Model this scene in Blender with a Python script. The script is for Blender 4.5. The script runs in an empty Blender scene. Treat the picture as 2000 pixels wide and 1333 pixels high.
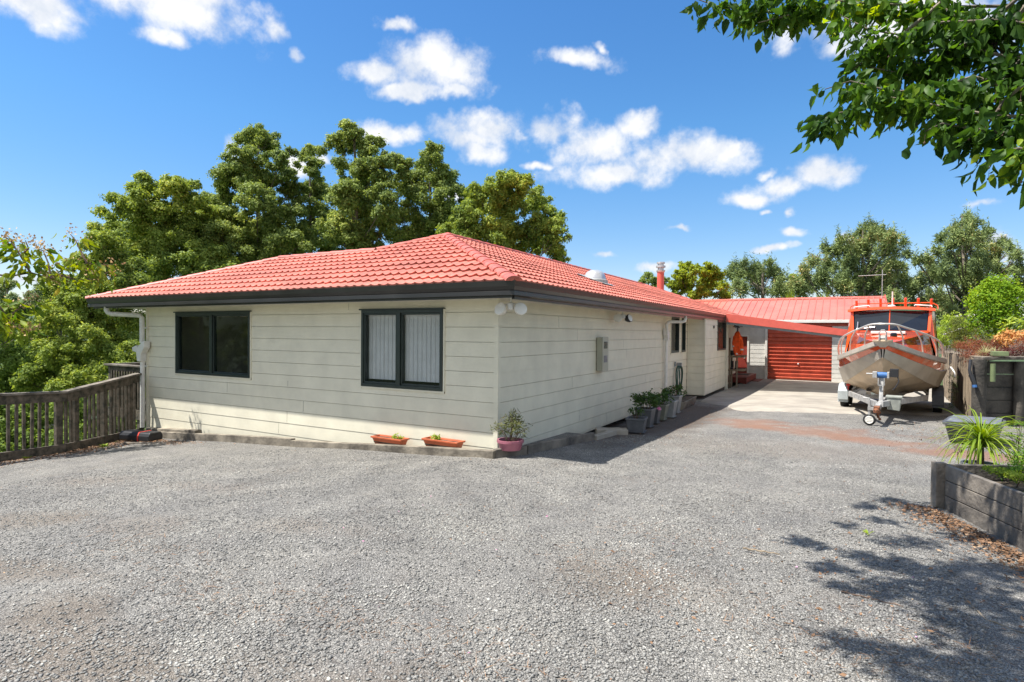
import bpy, bmesh, math, random
import numpy as np
from mathutils import Vector, Matrix
random.seed(11); rng=np.random.default_rng(5)
S=bpy.context.scene; COL=S.collection
R=math.radians
# ------------------------------------------------------------ camera
def setup_camera():
    yaw=math.atan2(.4923,.8704); pitch=-math.atan(16.5/1144); roll=R(.43)
    fw=Vector((-math.sin(yaw)*math.cos(pitch),math.cos(yaw)*math.cos(pitch),math.sin(pitch)))
    rt=Vector((math.cos(yaw),math.sin(yaw),0)); up=rt.cross(fw)
    r2=rt*math.cos(roll)+up*math.sin(roll); u2=-rt*math.sin(roll)+up*math.cos(roll)
    cd=bpy.data.cameras.new('camera'); cam=bpy.data.objects.new('camera',cd); COL.objects.link(cam)
    cd.sensor_width=36; cd.lens=1144/2000*36; cd.clip_end=3000; cd.clip_start=.05
    M=Matrix((r2,u2,-fw)).transposed().to_4x4(); M.translation=Vector((4.34,-7.253,1.74))
    cam.matrix_world=M; S.camera=cam
setup_camera()
# ------------------------------------------------------------ sun + sky
SUNV=Vector((-.92,-.74,2.42)).normalized()
sl=bpy.data.lights.new('sun','SUN'); sl.energy=4.4; sl.angle=R(.55); sl.color=(1,.965,.915)
so=bpy.data.objects.new('sun',sl); COL.objects.link(so); so.rotation_euler=SUNV.to_track_quat('Z','Y').to_euler(); so.location=(0,0,40)
S.view_settings.view_transform='Standard'; S.view_settings.look='None'; S.view_settings.gamma=1
S.view_settings.exposure=1.05
S.cycles.max_bounces=6; S.cycles.transparent_max_bounces=12
CL=[(-0.777,0.452,0.437,0.0871,0.0404,1.1),(-0.774,0.478,0.415,0.0787,0.036,1.1),(-0.8,0.465,0.378,0.0419,0.0125,0.8),(-0.858,0.332,0.392,0.062,0.0222,1.0),(-0.702,0.563,0.436,0.0236,0.0218,0.5),(-0.686,0.6,0.412,0.0211,0.0134,0.25),(-0.582,0.675,0.454,0.026,0.0114,0.35),(-0.553,0.731,0.401,0.0665,0.0331,1.0),(-0.621,0.68,0.388,0.0418,0.0172,0.8),(-0.592,0.717,0.369,0.0627,0.0111,0.8),(-0.541,0.754,0.372,0.0319,0.0128,0.8),(-0.358,0.833,0.422,0.0544,0.0125,0.6),(-0.317,0.844,0.434,0.0153,0.0077,0.5),(-0.634,0.706,0.317,0.0394,0.0161,1.0),(-0.503,0.801,0.324,0.078,0.023,1.0),(-0.515,0.804,0.298,0.0414,0.0166,0.9),(-0.423,0.843,0.332,0.0573,0.0213,1.0),(-0.527,0.792,0.309,0.0576,0.0132,0.9),(-0.282,0.901,0.33,0.0353,0.0225,0.85),(-0.353,0.886,0.301,0.0651,0.028,1.0),(-0.226,0.932,0.283,0.0848,0.0273,1.0),(-0.326,0.908,0.262,0.0979,0.0215,1.0),(-0.173,0.942,0.286,0.0409,0.0189,1.0),(-0.438,0.854,0.28,0.0209,0.0083,0.5),(-0.034,0.969,0.243,0.0411,0.0195,1.0),(-0.089,0.971,0.224,0.0387,0.0155,0.9),(-0.117,0.97,0.213,0.0362,0.0126,0.8),(-0.11,0.964,0.244,0.0179,0.0078,0.4),(-0.103,0.985,0.135,0.0399,0.0063,0.7),(-0.071,0.985,0.155,0.0197,0.0078,0.7),(-0.227,0.959,0.17,0.0158,0.0049,0.7),(-0.349,0.928,0.131,0.0236,0.006,0.7),(0.026,0.917,0.399,0.0697,0.0273,0.8),(-0.016,0.921,0.39,0.0308,0.0176,0.7),(0.081,0.909,0.408,0.0481,0.0196,1.0),(0.134,0.916,0.378,0.0498,0.0254,1.0),(0.162,0.929,0.333,0.0292,0.019,0.8),(-0.079,0.902,0.424,0.0259,0.0286,0.22),(-0.079,0.91,0.407,0.0164,0.0216,0.2),(-0.779,0.567,0.27,0.0194,0.0153,0.9),(-0.737,0.625,0.256,0.0208,0.0174,0.9),(-0.71,0.651,0.269,0.0152,0.0112,0.6),(0.164,0.979,0.119,0.0287,0.0148,0.9),(0.185,0.977,0.104,0.0202,0.0119,0.9),(0.162,0.973,0.162,0.0259,0.006,0.3),(-0.255,0.961,0.107,0.0406,0.0101,0.4),(0.046,0.996,0.081,0.0249,0.0103,0.8),(-0.553,0.802,0.225,0.0185,0.0101,0.7),(-0.103,0.976,0.193,0.0129,0.0063,0.3),(-0.068,0.98,0.187,0.0104,0.0093,0.3),(-0.0,0.99,0.139,0.0196,0.0113,0.5),(-0.502,0.832,0.237,0.0169,0.0068,0.7),(-0.931,0.36,0.056,0.0416,0.0067,0.4),(-0.85,0.361,0.383,0.0151,0.0127,0.3),(-0.462,0.828,0.318,0.0165,0.0115,0.5)]
def setup_world():
    w=bpy.data.worlds.new('World'); S.world=w; w.use_nodes=True
    nt=w.node_tree; N=nt.nodes; L=nt.links; N.clear()
    def nd(t,**k):
        n=N.new(t)
        for a,b in k.items(): setattr(n,a,b)
        return n
    def math_(op,a,b=None,c=None):
        n=nd('ShaderNodeMath',operation=op)
        for i,v in enumerate((a,b,c)):
            if v is None: continue
            if hasattr(v,'links'): L.new(v,n.inputs[i])
            else: n.inputs[i].default_value=v
        return n.outputs[0]
    out=nd('ShaderNodeOutputWorld'); bg=nd('ShaderNodeBackground'); bg.inputs[1].default_value=.097
    sky=nd('ShaderNodeTexSky',sky_type='NISHITA'); sky.sun_disc=False
    sky.sun_elevation=math.asin(SUNV.z); sky.sun_rotation=math.atan2(SUNV.x,SUNV.y)
    sky.air_density=1.0; sky.dust_density=.3; sky.ozone_density=2.2; sky.altitude=100
    hs=nd('ShaderNodeHueSaturation'); hs.inputs['Hue'].default_value=.502; hs.inputs['Saturation'].default_value=1.3; hs.inputs['Value'].default_value=1.0
    L.new(sky.outputs[0],hs.inputs['Color'])
    tc=nd('ShaderNodeTexCoord'); g=tc.outputs['Generated']
    nz=nd('ShaderNodeTexNoise'); nz.inputs['Scale'].default_value=17; nz.inputs['Detail'].default_value=10; nz.inputs['Roughness'].default_value=.6
    L.new(g,nz.inputs['Vector'])
    nz2=nd('ShaderNodeTexNoise'); nz2.inputs['Scale'].default_value=5; nz2.inputs['Detail'].default_value=5
    L.new(g,nz2.inputs['Vector'])
    nw=nd('ShaderNodeTexNoise'); nw.inputs['Scale'].default_value=6; nw.inputs['Detail'].default_value=5; nw.inputs['Roughness'].default_value=.6; L.new(g,nw.inputs['Vector'])
    w1=nd('ShaderNodeVectorMath',operation='SUBTRACT'); L.new(nw.outputs['Color'],w1.inputs[0]); w1.inputs[1].default_value=(.5,.5,.5)
    w2=nd('ShaderNodeVectorMath',operation='MULTIPLY'); L.new(w1.outputs[0],w2.inputs[0]); w2.inputs[1].default_value=(.13,.13,.075)
    w3=nd('ShaderNodeVectorMath',operation='ADD'); L.new(g,w3.inputs[0]); L.new(w2.outputs[0],w3.inputs[1]); gw=w3.outputs[0]
    acc=None; accv=None
    for (dx,dy,dz,a,b,wt) in CL:
        d=Vector((dx,dy,dz)).normalized(); r=Vector((d.y,-d.x,0)).normalized(); u=r.cross(d)
        def dot(v):
            n=nd('ShaderNodeVectorMath',operation='DOT_PRODUCT'); L.new(gw,n.inputs[0]); n.inputs[1].default_value=v; return n.outputs['Value']
        n1=nd('ShaderNodeVectorMath',operation='DOT_PRODUCT'); L.new(g,n1.inputs[0]); n1.inputs[1].default_value=d
        U=dot(r/a); Vv=dot(u/b)
        q=math_('SQRT',math_('MULTIPLY_ADD',U,U,math_('MULTIPLY',Vv,Vv)))
        fo=math_('MULTIPLY',math_('SUBTRACT',1.0,q),1.0)
        fo=math_('MINIMUM',fo,.75)
        fo=math_('ADD',fo,(wt-1)*.45)
        # keep it on this side of the sky only
        fo=math_('SUBTRACT',fo,math_('MULTIPLY',math_('LESS_THAN',n1.outputs['Value'],.3),9))
        vv=math_('MULTIPLY',Vv,math_('GREATER_THAN',fo,-.6))
        accn=fo if acc is None else math_('SMOOTH_MAX',acc,fo,.25)
        acc=accn
    ns=math_('MULTIPLY_ADD',nz.outputs[0],2.6,-1.3)
    ns2=math_('MULTIPLY_ADD',nz2.outputs[0],1.0,-.5)
    m=math_('ADD',math_('ADD',math_('MAXIMUM',acc,-1.2),ns),math_('ADD',ns2,.30))
    # unseen broken cloud added behind the viewer and overhead, as neutral white fill light
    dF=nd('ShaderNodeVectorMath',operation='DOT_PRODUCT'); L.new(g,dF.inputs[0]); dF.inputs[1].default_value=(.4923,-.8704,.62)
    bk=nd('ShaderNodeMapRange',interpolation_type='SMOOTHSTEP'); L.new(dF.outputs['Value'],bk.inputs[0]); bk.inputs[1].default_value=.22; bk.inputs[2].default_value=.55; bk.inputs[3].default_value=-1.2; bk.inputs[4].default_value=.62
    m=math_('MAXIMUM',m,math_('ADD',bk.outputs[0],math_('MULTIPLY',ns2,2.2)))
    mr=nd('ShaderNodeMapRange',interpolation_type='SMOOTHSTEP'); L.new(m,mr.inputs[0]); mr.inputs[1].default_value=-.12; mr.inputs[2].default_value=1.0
    # thickness drives the shade: thick lower parts a little grey-blue
    off=nd('ShaderNodeVectorMath',operation='ADD'); L.new(g,off.inputs[0]); off.inputs[1].default_value=(-.006,-.004,.03)
    nz3=nd('ShaderNodeTexNoise'); nz3.inputs['Scale'].default_value=13; nz3.inputs['Detail'].default_value=5; L.new(off.outputs[0],nz3.inputs['Vector'])
    sh=math_('SUBTRACT',nz.outputs[0],nz3.outputs[0])
    mr2=nd('ShaderNodeMapRange'); L.new(sh,mr2.inputs[0]); mr2.inputs[1].default_value=-.13; mr2.inputs[2].default_value=.11
    cc=nd('ShaderNodeMix',data_type='RGBA'); L.new(mr2.outputs[0],cc.inputs['Factor']); cc.inputs['A'].default_value=(3.9,4.2,4.7,1); cc.inputs['B'].default_value=(5.1,5.15,5.25,1)
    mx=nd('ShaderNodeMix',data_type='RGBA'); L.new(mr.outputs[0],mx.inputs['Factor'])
    sg=nd('ShaderNodeSeparateXYZ'); L.new(g,sg.inputs[0]); hr=nd('ShaderNodeValToRGB'); L.new(sg.outputs[2],hr.inputs[0])
    e=hr.color_ramp.elements; e[0].position=.0; e[0].color=(.76,.68,.74,1); e[1].position=.48; e[1].color=(1,1,1,1); q_=e.new(.32); q_.color=(.93,.98,.96,1)
    hz=nd('ShaderNodeMix',data_type='RGBA',blend_type='MULTIPLY'); hz.inputs['Factor'].default_value=1; L.new(hs.outputs[0],hz.inputs['A']); L.new(hr.outputs[0],hz.inputs['B'])
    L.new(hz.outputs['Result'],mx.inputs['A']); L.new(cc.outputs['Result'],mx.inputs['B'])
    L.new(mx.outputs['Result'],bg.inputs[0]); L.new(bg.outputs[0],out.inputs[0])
setup_world()
# ------------------------------------------------------------ materials
def _nodes(name):
    m=bpy.data.materials.new(name); m.use_nodes=True; nt=m.node_tree; return m,nt,nt.nodes,nt.links,nt.nodes['Principled BSDF']
def mat(name,col,rough=.6,metal=0,var=.12,scale=6,bump=0,bscale=60,col2=None,spec=.5,stretch=None,coat=0,detail=6):
    m,nt,N,L,b=_nodes(name)
    tc=N.new('ShaderNodeTexCoord'); v=tc.outputs['Object']
    if stretch:
        mp=N.new('ShaderNodeMapping'); mp.inputs['Scale'].default_value=stretch; L.new(v,mp.inputs[0]); v=mp.outputs[0]
    nz=N.new('ShaderNodeTexNoise'); nz.inputs['Scale'].default_value=scale; nz.inputs['Detail'].default_value=detail; nz.inputs['Roughness'].default_value=.6; L.new(v,nz.inputs['Vector'])
    rp=N.new('ShaderNodeValToRGB'); L.new(nz.outputs[0],rp.inputs[0])
    c2=col2 or tuple(c*(1-var*2) for c in col); c1=tuple(min(1,c*(1+var)) for c in col)
    rp.color_ramp.elements[0].position=.34; rp.color_ramp.elements[0].color=(*c2,1)
    rp.color_ramp.elements[1].position=.66; rp.color_ramp.elements[1].color=(*c1,1)
    L.new(rp.outputs[0],b.inputs['Base Color'])
    b.inputs['Roughness'].default_value=rough; b.inputs['Metallic'].default_value=metal; b.inputs['Specular IOR Level'].default_value=spec
    if coat: b.inputs['Coat Weight'].default_value=coat; b.inputs['Coat Roughness'].default_value=.06
    if bump:
        n2=N.new('ShaderNodeTexNoise'); n2.inputs['Scale'].default_value=bscale; n2.inputs['Detail'].default_value=4; L.new(v,n2.inputs['Vector'])
        bp=N.new('ShaderNodeBump'); bp.inputs['Strength'].default_value=bump; bp.inputs['Distance'].default_value=.02; L.new(n2.outputs[0],bp.inputs['Height']); L.new(bp.outputs[0],b.inputs['Normal'])
    return m
def leafmat(name,c1,c2,c3=None,rough=.5,trans=.36,scale=.35):
    m,nt,N,L,b=_nodes(name)
    ge=N.new('ShaderNodeNewGeometry'); rp=N.new('ShaderNodeValToRGB')
    tc=N.new('ShaderNodeTexCoord'); nz=N.new('ShaderNodeTexNoise'); nz.inputs['Scale'].default_value=scale; nz.inputs['Detail'].default_value=2; L.new(tc.outputs['Object'],nz.inputs['Vector'])
    ad=N.new('ShaderNodeMath'); ad.operation='MULTIPLY_ADD'; L.new(ge.outputs['Random Per Island'],ad.inputs[0]); ad.inputs[1].default_value=.6
    ml=N.new('ShaderNodeMath'); ml.operation='MULTIPLY_ADD'; L.new(nz.outputs[0],ml.inputs[0]); ml.inputs[1].default_value=1.2; ml.inputs[2].default_value=-.4
    L.new(ml.outputs[0],ad.inputs[2]); L.new(ad.outputs[0],rp.inputs[0])
    e=rp.color_ramp.elements; e[0].position=.1; e[0].color=(*c1,1); e[1].position=.8; e[1].color=(*c2,1)
    if c3: k=e.new(.97); k.color=(*c3,1)
    L.new(rp.outputs[0],b.inputs['Base Color']); b.inputs['Roughness'].default_value=rough+.1; b.inputs['Specular IOR Level'].default_value=.15
    tr=N.new('ShaderNodeBsdfTranslucent'); hs=N.new('ShaderNodeHueSaturation'); hs.inputs['Hue'].default_value=.485; hs.inputs['Saturation'].default_value=1.15; hs.inputs['Value'].default_value=1.5
    L.new(rp.outputs[0],hs.inputs['Color']); L.new(hs.outputs[0],tr.inputs[0])
    mx=N.new('ShaderNodeMixShader'); mx.inputs[0].default_value=trans; L.new(b.outputs[0],mx.inputs[1]); L.new(tr.outputs[0],mx.inputs[2])
    L.new(mx.outputs[0],N['Material Output'].inputs['Surface'])
    return m
def glassmat(name,tint=(.75,.8,.8),refl=1.0):
    m,nt,N,L,b=_nodes(name); N.remove(b)
    t=N.new('ShaderNodeBsdfTransparent'); t.inputs[0].default_value=(*tint,1)
    g=N.new('ShaderNodeBsdfGlossy'); g.inputs['Roughness'].default_value=.02
    f=N.new('ShaderNodeLayerWeight'); f.inputs[0].default_value=.5
    q=N.new('ShaderNodeMath'); q.operation='POWER'; L.new(f.outputs['Facing'],q.inputs[0]); q.inputs[1].default_value=5
    k=N.new('ShaderNodeMath'); k.operation='MULTIPLY_ADD'; L.new(q.outputs[0],k.inputs[0]); k.inputs[1].default_value=.9*refl; k.inputs[2].default_value=.045*refl
    mx=N.new('ShaderNodeMixShader'); L.new(k.outputs[0],mx.inputs[0]); L.new(t.outputs[0],mx.inputs[1]); L.new(g.outputs[0],mx.inputs[2])
    L.new(mx.outputs[0],N['Material Output'].inputs['Surface']); return m
def gravelmat():
    m,nt,N,L,b=_nodes('gravel'); tc=N.new('ShaderNodeTexCoord'); v=tc.outputs['Object']
    def noise(sc,det=5,ro=.6,src=v):
        n=N.new('ShaderNodeTexNoise'); n.inputs['Scale'].default_value=sc; n.inputs['Detail'].default_value=det; n.inputs['Roughness'].default_value=ro; L.new(src,n.inputs['Vector']); return n.outputs[0]
    def ramp(src,stops):
        r=N.new('ShaderNodeValToRGB'); L.new(src,r.inputs[0]); e=r.color_ramp.elements
        e[0].position=stops[0][0]; e[0].color=(*stops[0][1],1); e[1].position=stops[-1][0]; e[1].color=(*stops[-1][1],1)
        for p,c in stops[1:-1]: k=e.new(p); k.color=(*c,1)
        return r.outputs[0]
    def mix(f,a,b_,mode='MIX'):
        x=N.new('ShaderNodeMix'); x.data_type='RGBA'; x.blend_type=mode
        for nm,s in (('Factor',f),('A',a),('B',b_)):
            if hasattr(s,'links'): L.new(s,x.inputs[nm])
            else: x.inputs[nm].default_value=s if nm=='Factor' else (*s,1)
        return x.outputs['Result']
    def mth(op,a,b_=0,c=0):
        x=N.new('ShaderNodeMath'); x.operation=op
        for i,s in enumerate((a,b_,c)):
            if hasattr(s,'links'): L.new(s,x.inputs[i])
            else: x.inputs[i].default_value=s
        return x.outputs[0]
    # warp a little so the stones are not round cells
    def vor(sc,feat='F1'):
        x=N.new('ShaderNodeTexVoronoi'); x.feature=feat; x.inputs['Scale'].default_value=sc; L.new(v,x.inputs['Vector']); return x
    wn=N.new('ShaderNodeTexNoise'); wn.inputs['Scale'].default_value=60; wn.inputs['Detail'].default_value=3; L.new(v,wn.inputs['Vector'])
    wm=N.new('ShaderNodeVectorMath'); wm.operation='MULTIPLY_ADD'; L.new(wn.outputs['Color'],wm.inputs[0]); wm.inputs[1].default_value=(.030,.030,.030); L.new(v,wm.inputs[2]); v0=v; v=wm.outputs[0]
    v1=vor(66); v2=vor(110); v1d=vor(66,'DISTANCE_TO_EDGE')
    v=v0
    sep=N.new('ShaderNodeSeparateColor'); L.new(v1.outputs['Color'],sep.inputs[0])
    sep2=N.new('ShaderNodeSeparateColor'); L.new(v2.outputs['Color'],sep2.inputs[0])
    c1=ramp(sep.outputs[0],[(0,(0.084,0.080,0.073)),(.18,(0.266,0.255,0.231)),(.6,(0.357,0.342,0.307)),(.92,(0.434,0.417,0.372)),(1,(0.560,0.538,0.482))])
    c2=ramp(sep2.outputs[1],[(0,(0.098,0.094,0.086)),(.25,(0.287,0.276,0.247)),(.8,(0.399,0.383,0.342)),(1,(0.532,0.510,0.456))])
    sel=ramp(noise(3.5,4),[(.38,(0,0,0)),(.62,(1,1,1))])
    c=mix(sel,c1,c2)
    gp=ramp(mth('MULTIPLY',v1d.outputs['Distance'],1.0),[(.0,(.10,.095,.09)),(.17,(1.1,1.1,1.1))])
    c=mix(1,c,gp,'MULTIPLY')
    big=noise(.55,6,.62); med=noise(2.2,6,.65)
    dust=ramp(big,[(.42,(0,0,0)),(.62,(1,1,1))])
    c=mix(mth('MULTIPLY',dust,.25),c,(.30,.285,.26))
    tone=ramp(med,[(.3,(.80,.80,.81)),(.7,(1.14,1.135,1.12))])
    c=mix(1,c,tone,'MULTIPLY')
    tone2=ramp(noise(.9,4,.5),[(.3,(.83,.83,.85)),(.7,(1.12,1.11,1.09))])
    c=mix(1,c,tone2,'MULTIPLY')
    brown=ramp(noise(1.3,7,.72),[(.56,(0,0,0)),(.68,(1,1,1))])
    c=mix(mth('MULTIPLY',brown,.22),c,(.215,.17,.125))
    # soil beside the pots, clay tracked over the drive, sand by the litter
    sp=N.new('ShaderNodeSeparateXYZ'); L.new(v,sp.inputs[0]); X=sp.outputs[0]; Y=sp.outputs[1]
    wob=noise(1.1,7,.66)
    def blob(cx,cy,rx,ry,soft=.5,amp=2.2,rot=0.):
        ca,sa=math.cos(rot),math.sin(rot)
        dx=mth('SUBTRACT',X,cx); dy=mth('SUBTRACT',Y,cy)
        u=mth('MULTIPLY_ADD',dx,ca/rx,mth('MULTIPLY',dy,sa/rx)); w=mth('MULTIPLY_ADD',dy,ca/ry,mth('MULTIPLY',dx,-sa/ry))
        q=mth('SQRT',mth('MULTIPLY_ADD',u,u,mth('MULTIPLY',w,w)))
        q=mth('ADD',q,mth('MULTIPLY_ADD',wob,amp,-amp/2))
        r=N.new('ShaderNodeMapRange'); L.new(q,r.inputs[0]); r.inputs[1].default_value=1+soft/2; r.inputs[2].default_value=1-soft/2; return r.outputs[0]
    c=mix(mth('MULTIPLY',blob(.9,5.9,1.0,3.9,.5,1.0),.85),c,mix(noise(14,6,.7),(.045,.033,.024),(.17,.13,.10)))
    for bb in ((4.0,4.9,1.0,.55,.9,4.2,.1),(6.1,3.6,.9,.42,.5,1.8,.0),(2.7,5.6,.6,.9,.9,4.2,.5),(4.9,4.3,.7,.4,.9,3.8,-.3)):
        c=mix(mth('MULTIPLY',blob(*bb),.72),c,mix(noise(6,6,.7),(.20,.09,.05),(.38,.22,.15)))
    for bb in ((3.6,2.6,1.5,.7,.9,2.4,.2),(-4.4,-3.2,.7,.3,.9,3.0,.2),(-2.4,-2.9,.7,.22,.9,3.2,.1),(.2,-3.6,.6,.2,.9,3.2,.3),(-1.5,-4.2,.6,.25,.9,3.4,0)):
        c=mix(mth('MULTIPLY',blob(*bb),.28),c,(.26,.205,.155))
    for bb in ((-1.0,-5.3,.8,.22,.9,2.6,.2),(.6,-5.6,.9,.25,.9,3,-.2),(2.4,-5.3,.7,.3,.9,3,.1),(-3.0,-4.6,.8,.3,.9,3,.5),(3.1,-3.3,.6,.35,.9,3,.2)):
        c=mix(mth('MULTIPLY',blob(*bb),.5),c,mix(noise(12,6,.7),(.10,.08,.06),(.30,.235,.17)))
    L.new(c,b.inputs['Base Color']); b.inputs['Roughness'].default_value=.85; b.inputs['Specular IOR Level'].default_value=.35
    h=mth('ADD',mth('MULTIPLY',v1.outputs['Distance'],-.015),mth('MULTIPLY',v2.outputs['Distance'],-.004))
    h=mth('ADD',h,mth('MULTIPLY',sep.outputs[1],.006))
    h=mth('ADD',h,mth('MULTIPLY',med,.012))
    bp=N.new('ShaderNodeBump'); bp.inputs['Strength'].default_value=.95; bp.inputs['Distance'].default_value=1.0; L.new(h,bp.inputs['Height']); L.new(bp.outputs[0],b.inputs['Normal'])
    return m
def M_(): pass
M={}
M['gravel']=gravelmat()
M['soil']=mat('soil',(.10,.075,.05),.95,var=.35,scale=8,bump=.7,bscale=30)
M['hill']=mat('hill_grass',(.05,.085,.025),.95,var=.4,scale=1.5,bump=.6,bscale=6)
M['conc']=mat('concrete',(.34,.305,.25),.85,var=.13,scale=1.4,bump=.15,bscale=80,detail=10)
M['board']=mat('cream_weatherboard',(.735,.69,.54),.55,var=.045,scale=2.2,bump=.05,bscale=90)
M['block']=mat('white_block',(.66,.64,.58),.7,var=.05,scale=5,bump=.3,bscale=30)
M['white']=mat('white_trim',(.78,.75,.68),.45,var=.04,scale=4)
M['soffit']=mat('soffit_paint',(.68,.64,.55),.6,var=.04)
M['plastic_white']=mat('white_plastic',(.72,.70,.65),.35,var=.06,scale=9)
M['tile']=mat('red_tile',(.58,.18,.125),.62,var=.13,scale=1.1,bump=.12,bscale=220,detail=14)
def tilemat():
    m=M['tile']; nt=m.node_tree; N=nt.nodes; L=nt.links; b=N['Principled BSDF']; src=b.inputs['Base Color'].links[0].from_socket
    tc=N.new('ShaderNodeTexCoord')
    def nz(s,d):
        n=N.new('ShaderNodeTexNoise'); n.inputs['Scale'].default_value=s; n.inputs['Detail'].default_value=d; n.inputs['Roughness'].default_value=.65; L.new(tc.outputs['Object'],n.inputs['Vector']); return n.outputs[0]
    def rmp(s,a,c1,b_,c2):
        r_=N.new('ShaderNodeValToRGB'); L.new(s,r_.inputs[0]); e=r_.color_ramp.elements; e[0].position=a; e[0].color=(*c1,1); e[1].position=b_; e[1].color=(*c2,1); return r_.outputs[0]
    def mx(f,a,c,mode='MIX'):
        x=N.new('ShaderNodeMix'); x.data_type='RGBA'; x.blend_type=mode; L.new(f,x.inputs['Factor']) if hasattr(f,'links') else setattr(x.inputs['Factor'],'default_value',f)
        L.new(a,x.inputs['A']); 
        if hasattr(c,'links'): L.new(c,x.inputs['B'])
        else: x.inputs['B'].default_value=(*c,1)
        return x.outputs['Result']
    vo=N.new('ShaderNodeTexVoronoi'); vo.inputs['Scale'].default_value=3.2; L.new(tc.outputs['Object'],vo.inputs['Vector'])
    c=mx(1.0,src,rmp(vo.outputs['Distance'],.1,(1.05,1.05,1.05),.8,(.90,.90,.90)),'MULTIPLY')
    c=mx(1.0,c,rmp(nz(.7,6),.35,(.86,.84,.84),.65,(1.08,1.1,1.12)),'MULTIPLY')
    c=mx(rmp(nz(26,3),.66,(0,0,0),.72,(.8,.8,.8)),c,(.52,.46,.38))
    c=mx(rmp(nz(9,8),.62,(0,0,0),.75,(.55,.55,.55)),c,(.30,.13,.09))
    L.new(c,b.inputs['Base Color'])
tilemat()
M['cap']=mat('ridge_cap_red',(.52,.13,.09),.5,var=.22,scale=9)
M['iron']=mat('red_roof_iron',(.55,.165,.12),.42,var=.08,scale=1.1)
M['fascia']=mat('red_fascia',(.64,.12,.085),.4,var=.05)
M['gutter']=mat('dark_brown_gutter',(.028,.026,.024),.3,var=.15,scale=2)
M['frame']=mat('dark_green_aluminium',(.022,.032,.027),.35,var=.1)
M['glass']=glassmat('window_glass',(.80,.83,.82),1.0)
M['blind']=mat('grey_blind',(.72,.70,.70),.8,var=.04)
M['dark']=mat('dark_void',(.012,.012,.012),.9)
M['room']=mat('room_lining',(.05,.047,.042),.9)
M['timber']=mat('weathered_timber',(.115,.09,.065),.85,var=.4,scale=3,bump=.5,bscale=30,stretch=(3,3,3),col2=(.03,.028,.018))
M['rail']=mat('rail_timber',(.17,.145,.115),.85,var=.4,scale=3.5,bump=.5,bscale=25,col2=(.045,.038,.028))
M['edge']=mat('edging_timber',(.22,.19,.145),.9,var=.3,scale=3,bump=.6,bscale=22,col2=(.085,.072,.055))
M['sleeper2']=mat('damp_black_sleeper',(.075,.066,.053),.85,var=.45,scale=2.6,bump=.7,bscale=22,col2=(.022,.02,.018))
M['sleeper']=mat('dark_sleeper',(.18,.155,.125),.85,var=.35,scale=2.2,bump=.6,bscale=26,col2=(.035,.032,.03))
M['palelog']=mat('pale_log',(.30,.235,.16),.9,var=.3,scale=2.4,bump=.6,bscale=18,stretch=(3,3,.5))
M['galv']=mat('galvanised',(.44,.43,.41),.5,metal=.25,var=.15,scale=9)
M['alloy']=mat('brushed_aluminium',(.58,.45,.31),.45,metal=.4,var=.10,scale=3)
M['alloypaint']=mat('grey_aluminium_strake',(.52,.465,.385),.45,metal=.3,var=.08,scale=3)
M['railpaint']=mat('pale_aluminium_tube',(.62,.58,.52),.4,metal=.25,var=.06)
M['orange']=mat('orange_gelcoat',(.80,.10,.018),.16,var=.03,coat=1)
M['orange2']=mat('orange_cloth',(.95,.10,.01),.8,var=.15,scale=9)
M['tint']=mat('tinted_screen',(.012,.016,.022),.05,var=.1,spec=.8)
M['brownglass']=mat('tinted_side_glass',(.16,.03,.01),.06,var=.2,spec=.9)
M['canvas']=mat('black_canvas',(.015,.015,.017),.8,var=.2)
M['rubber']=mat('tyre_rubber',(.02,.02,.02),.75,var=.25,scale=14,bump=.2)
M['grey']=mat('grey_box_plastic',(.30,.31,.27),.5,var=.12,scale=7)
M['mud']=mat('fender_grey',(.42,.46,.46),.45,var=.08,scale=5)
M['black']=mat('black_plastic',(.022,.022,.024),.45,var=.15)
M['blue']=mat('blue_winch_strap',(.04,.14,.36),.6)
M['rust']=mat('rusty_chain',(.24,.09,.04),.85,var=.4,scale=30)
M['rollerdoor']=mat('red_roller_door',(.62,.125,.07),.42,var=.12,scale=3)
M['door']=mat('maroon_door',(.26,.035,.022),.5,var=.08)
M['deckred']=mat('red_oxide_deck',(.22,.04,.025),.6,var=.2,scale=5)
M['terra']=mat('terracotta_plastic',(.52,.12,.045),.5,var=.1)
M['pink']=mat('pink_plastic',(.36,.12,.16),.45,var=.12)
M['potmid']=mat('mid_grey_pot',(.17,.18,.19),.45,var=.1)
M['potgrey']=mat('charcoal_pot',(.105,.108,.115),.5,var=.12)
M['potpale']=mat('pale_grey_pot',(.27,.275,.27),.5,var=.1)
M['potolive']=mat('olive_grey_pot',(.19,.195,.155),.55,var=.1)
M['tub']=mat('grey_tub_plastic',(.085,.088,.095),.4,var=.15)
M['sheetgrey']=mat('grey_poly_panel',(.17,.18,.205),.35,var=.2)
M['hose']=mat('green_hose',(.02,.075,.05),.4,var=.1)
M['strap']=mat('red_strap',(.65,.05,.03),.6)
M['silver']=mat('silver_dome',(.62,.63,.62),.3,metal=.5,var=.08)
M['meter']=mat('cream_meter_box',(.42,.41,.32),.5,var=.04)
M['metglass']=mat('meter_window',(.10,.09,.085),.12,var=.3,scale=20)
M['bark']=mat('pale_bark',(.20,.165,.125),.9,var=.35,scale=3,bump=.5,bscale=12)
M['twig']=mat('twig_bark',(.13,.085,.06),.85,var=.3,scale=20)
M['galvgreen']=mat('green_grey_beam',(.20,.235,.225),.5,var=.1)
M['olivebox']=mat('olive_box',(.16,.20,.09),.6,var=.1)
M['curtain']=mat('red_check_curtain',(.50,.10,.08),.8,var=.3,scale=30)
M['poly']=glassmat('clear_roofing',(.16,.155,.15),.3)
M['polylight']=mat('pale_roofing_edge',(.5,.5,.47),.5)
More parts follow.
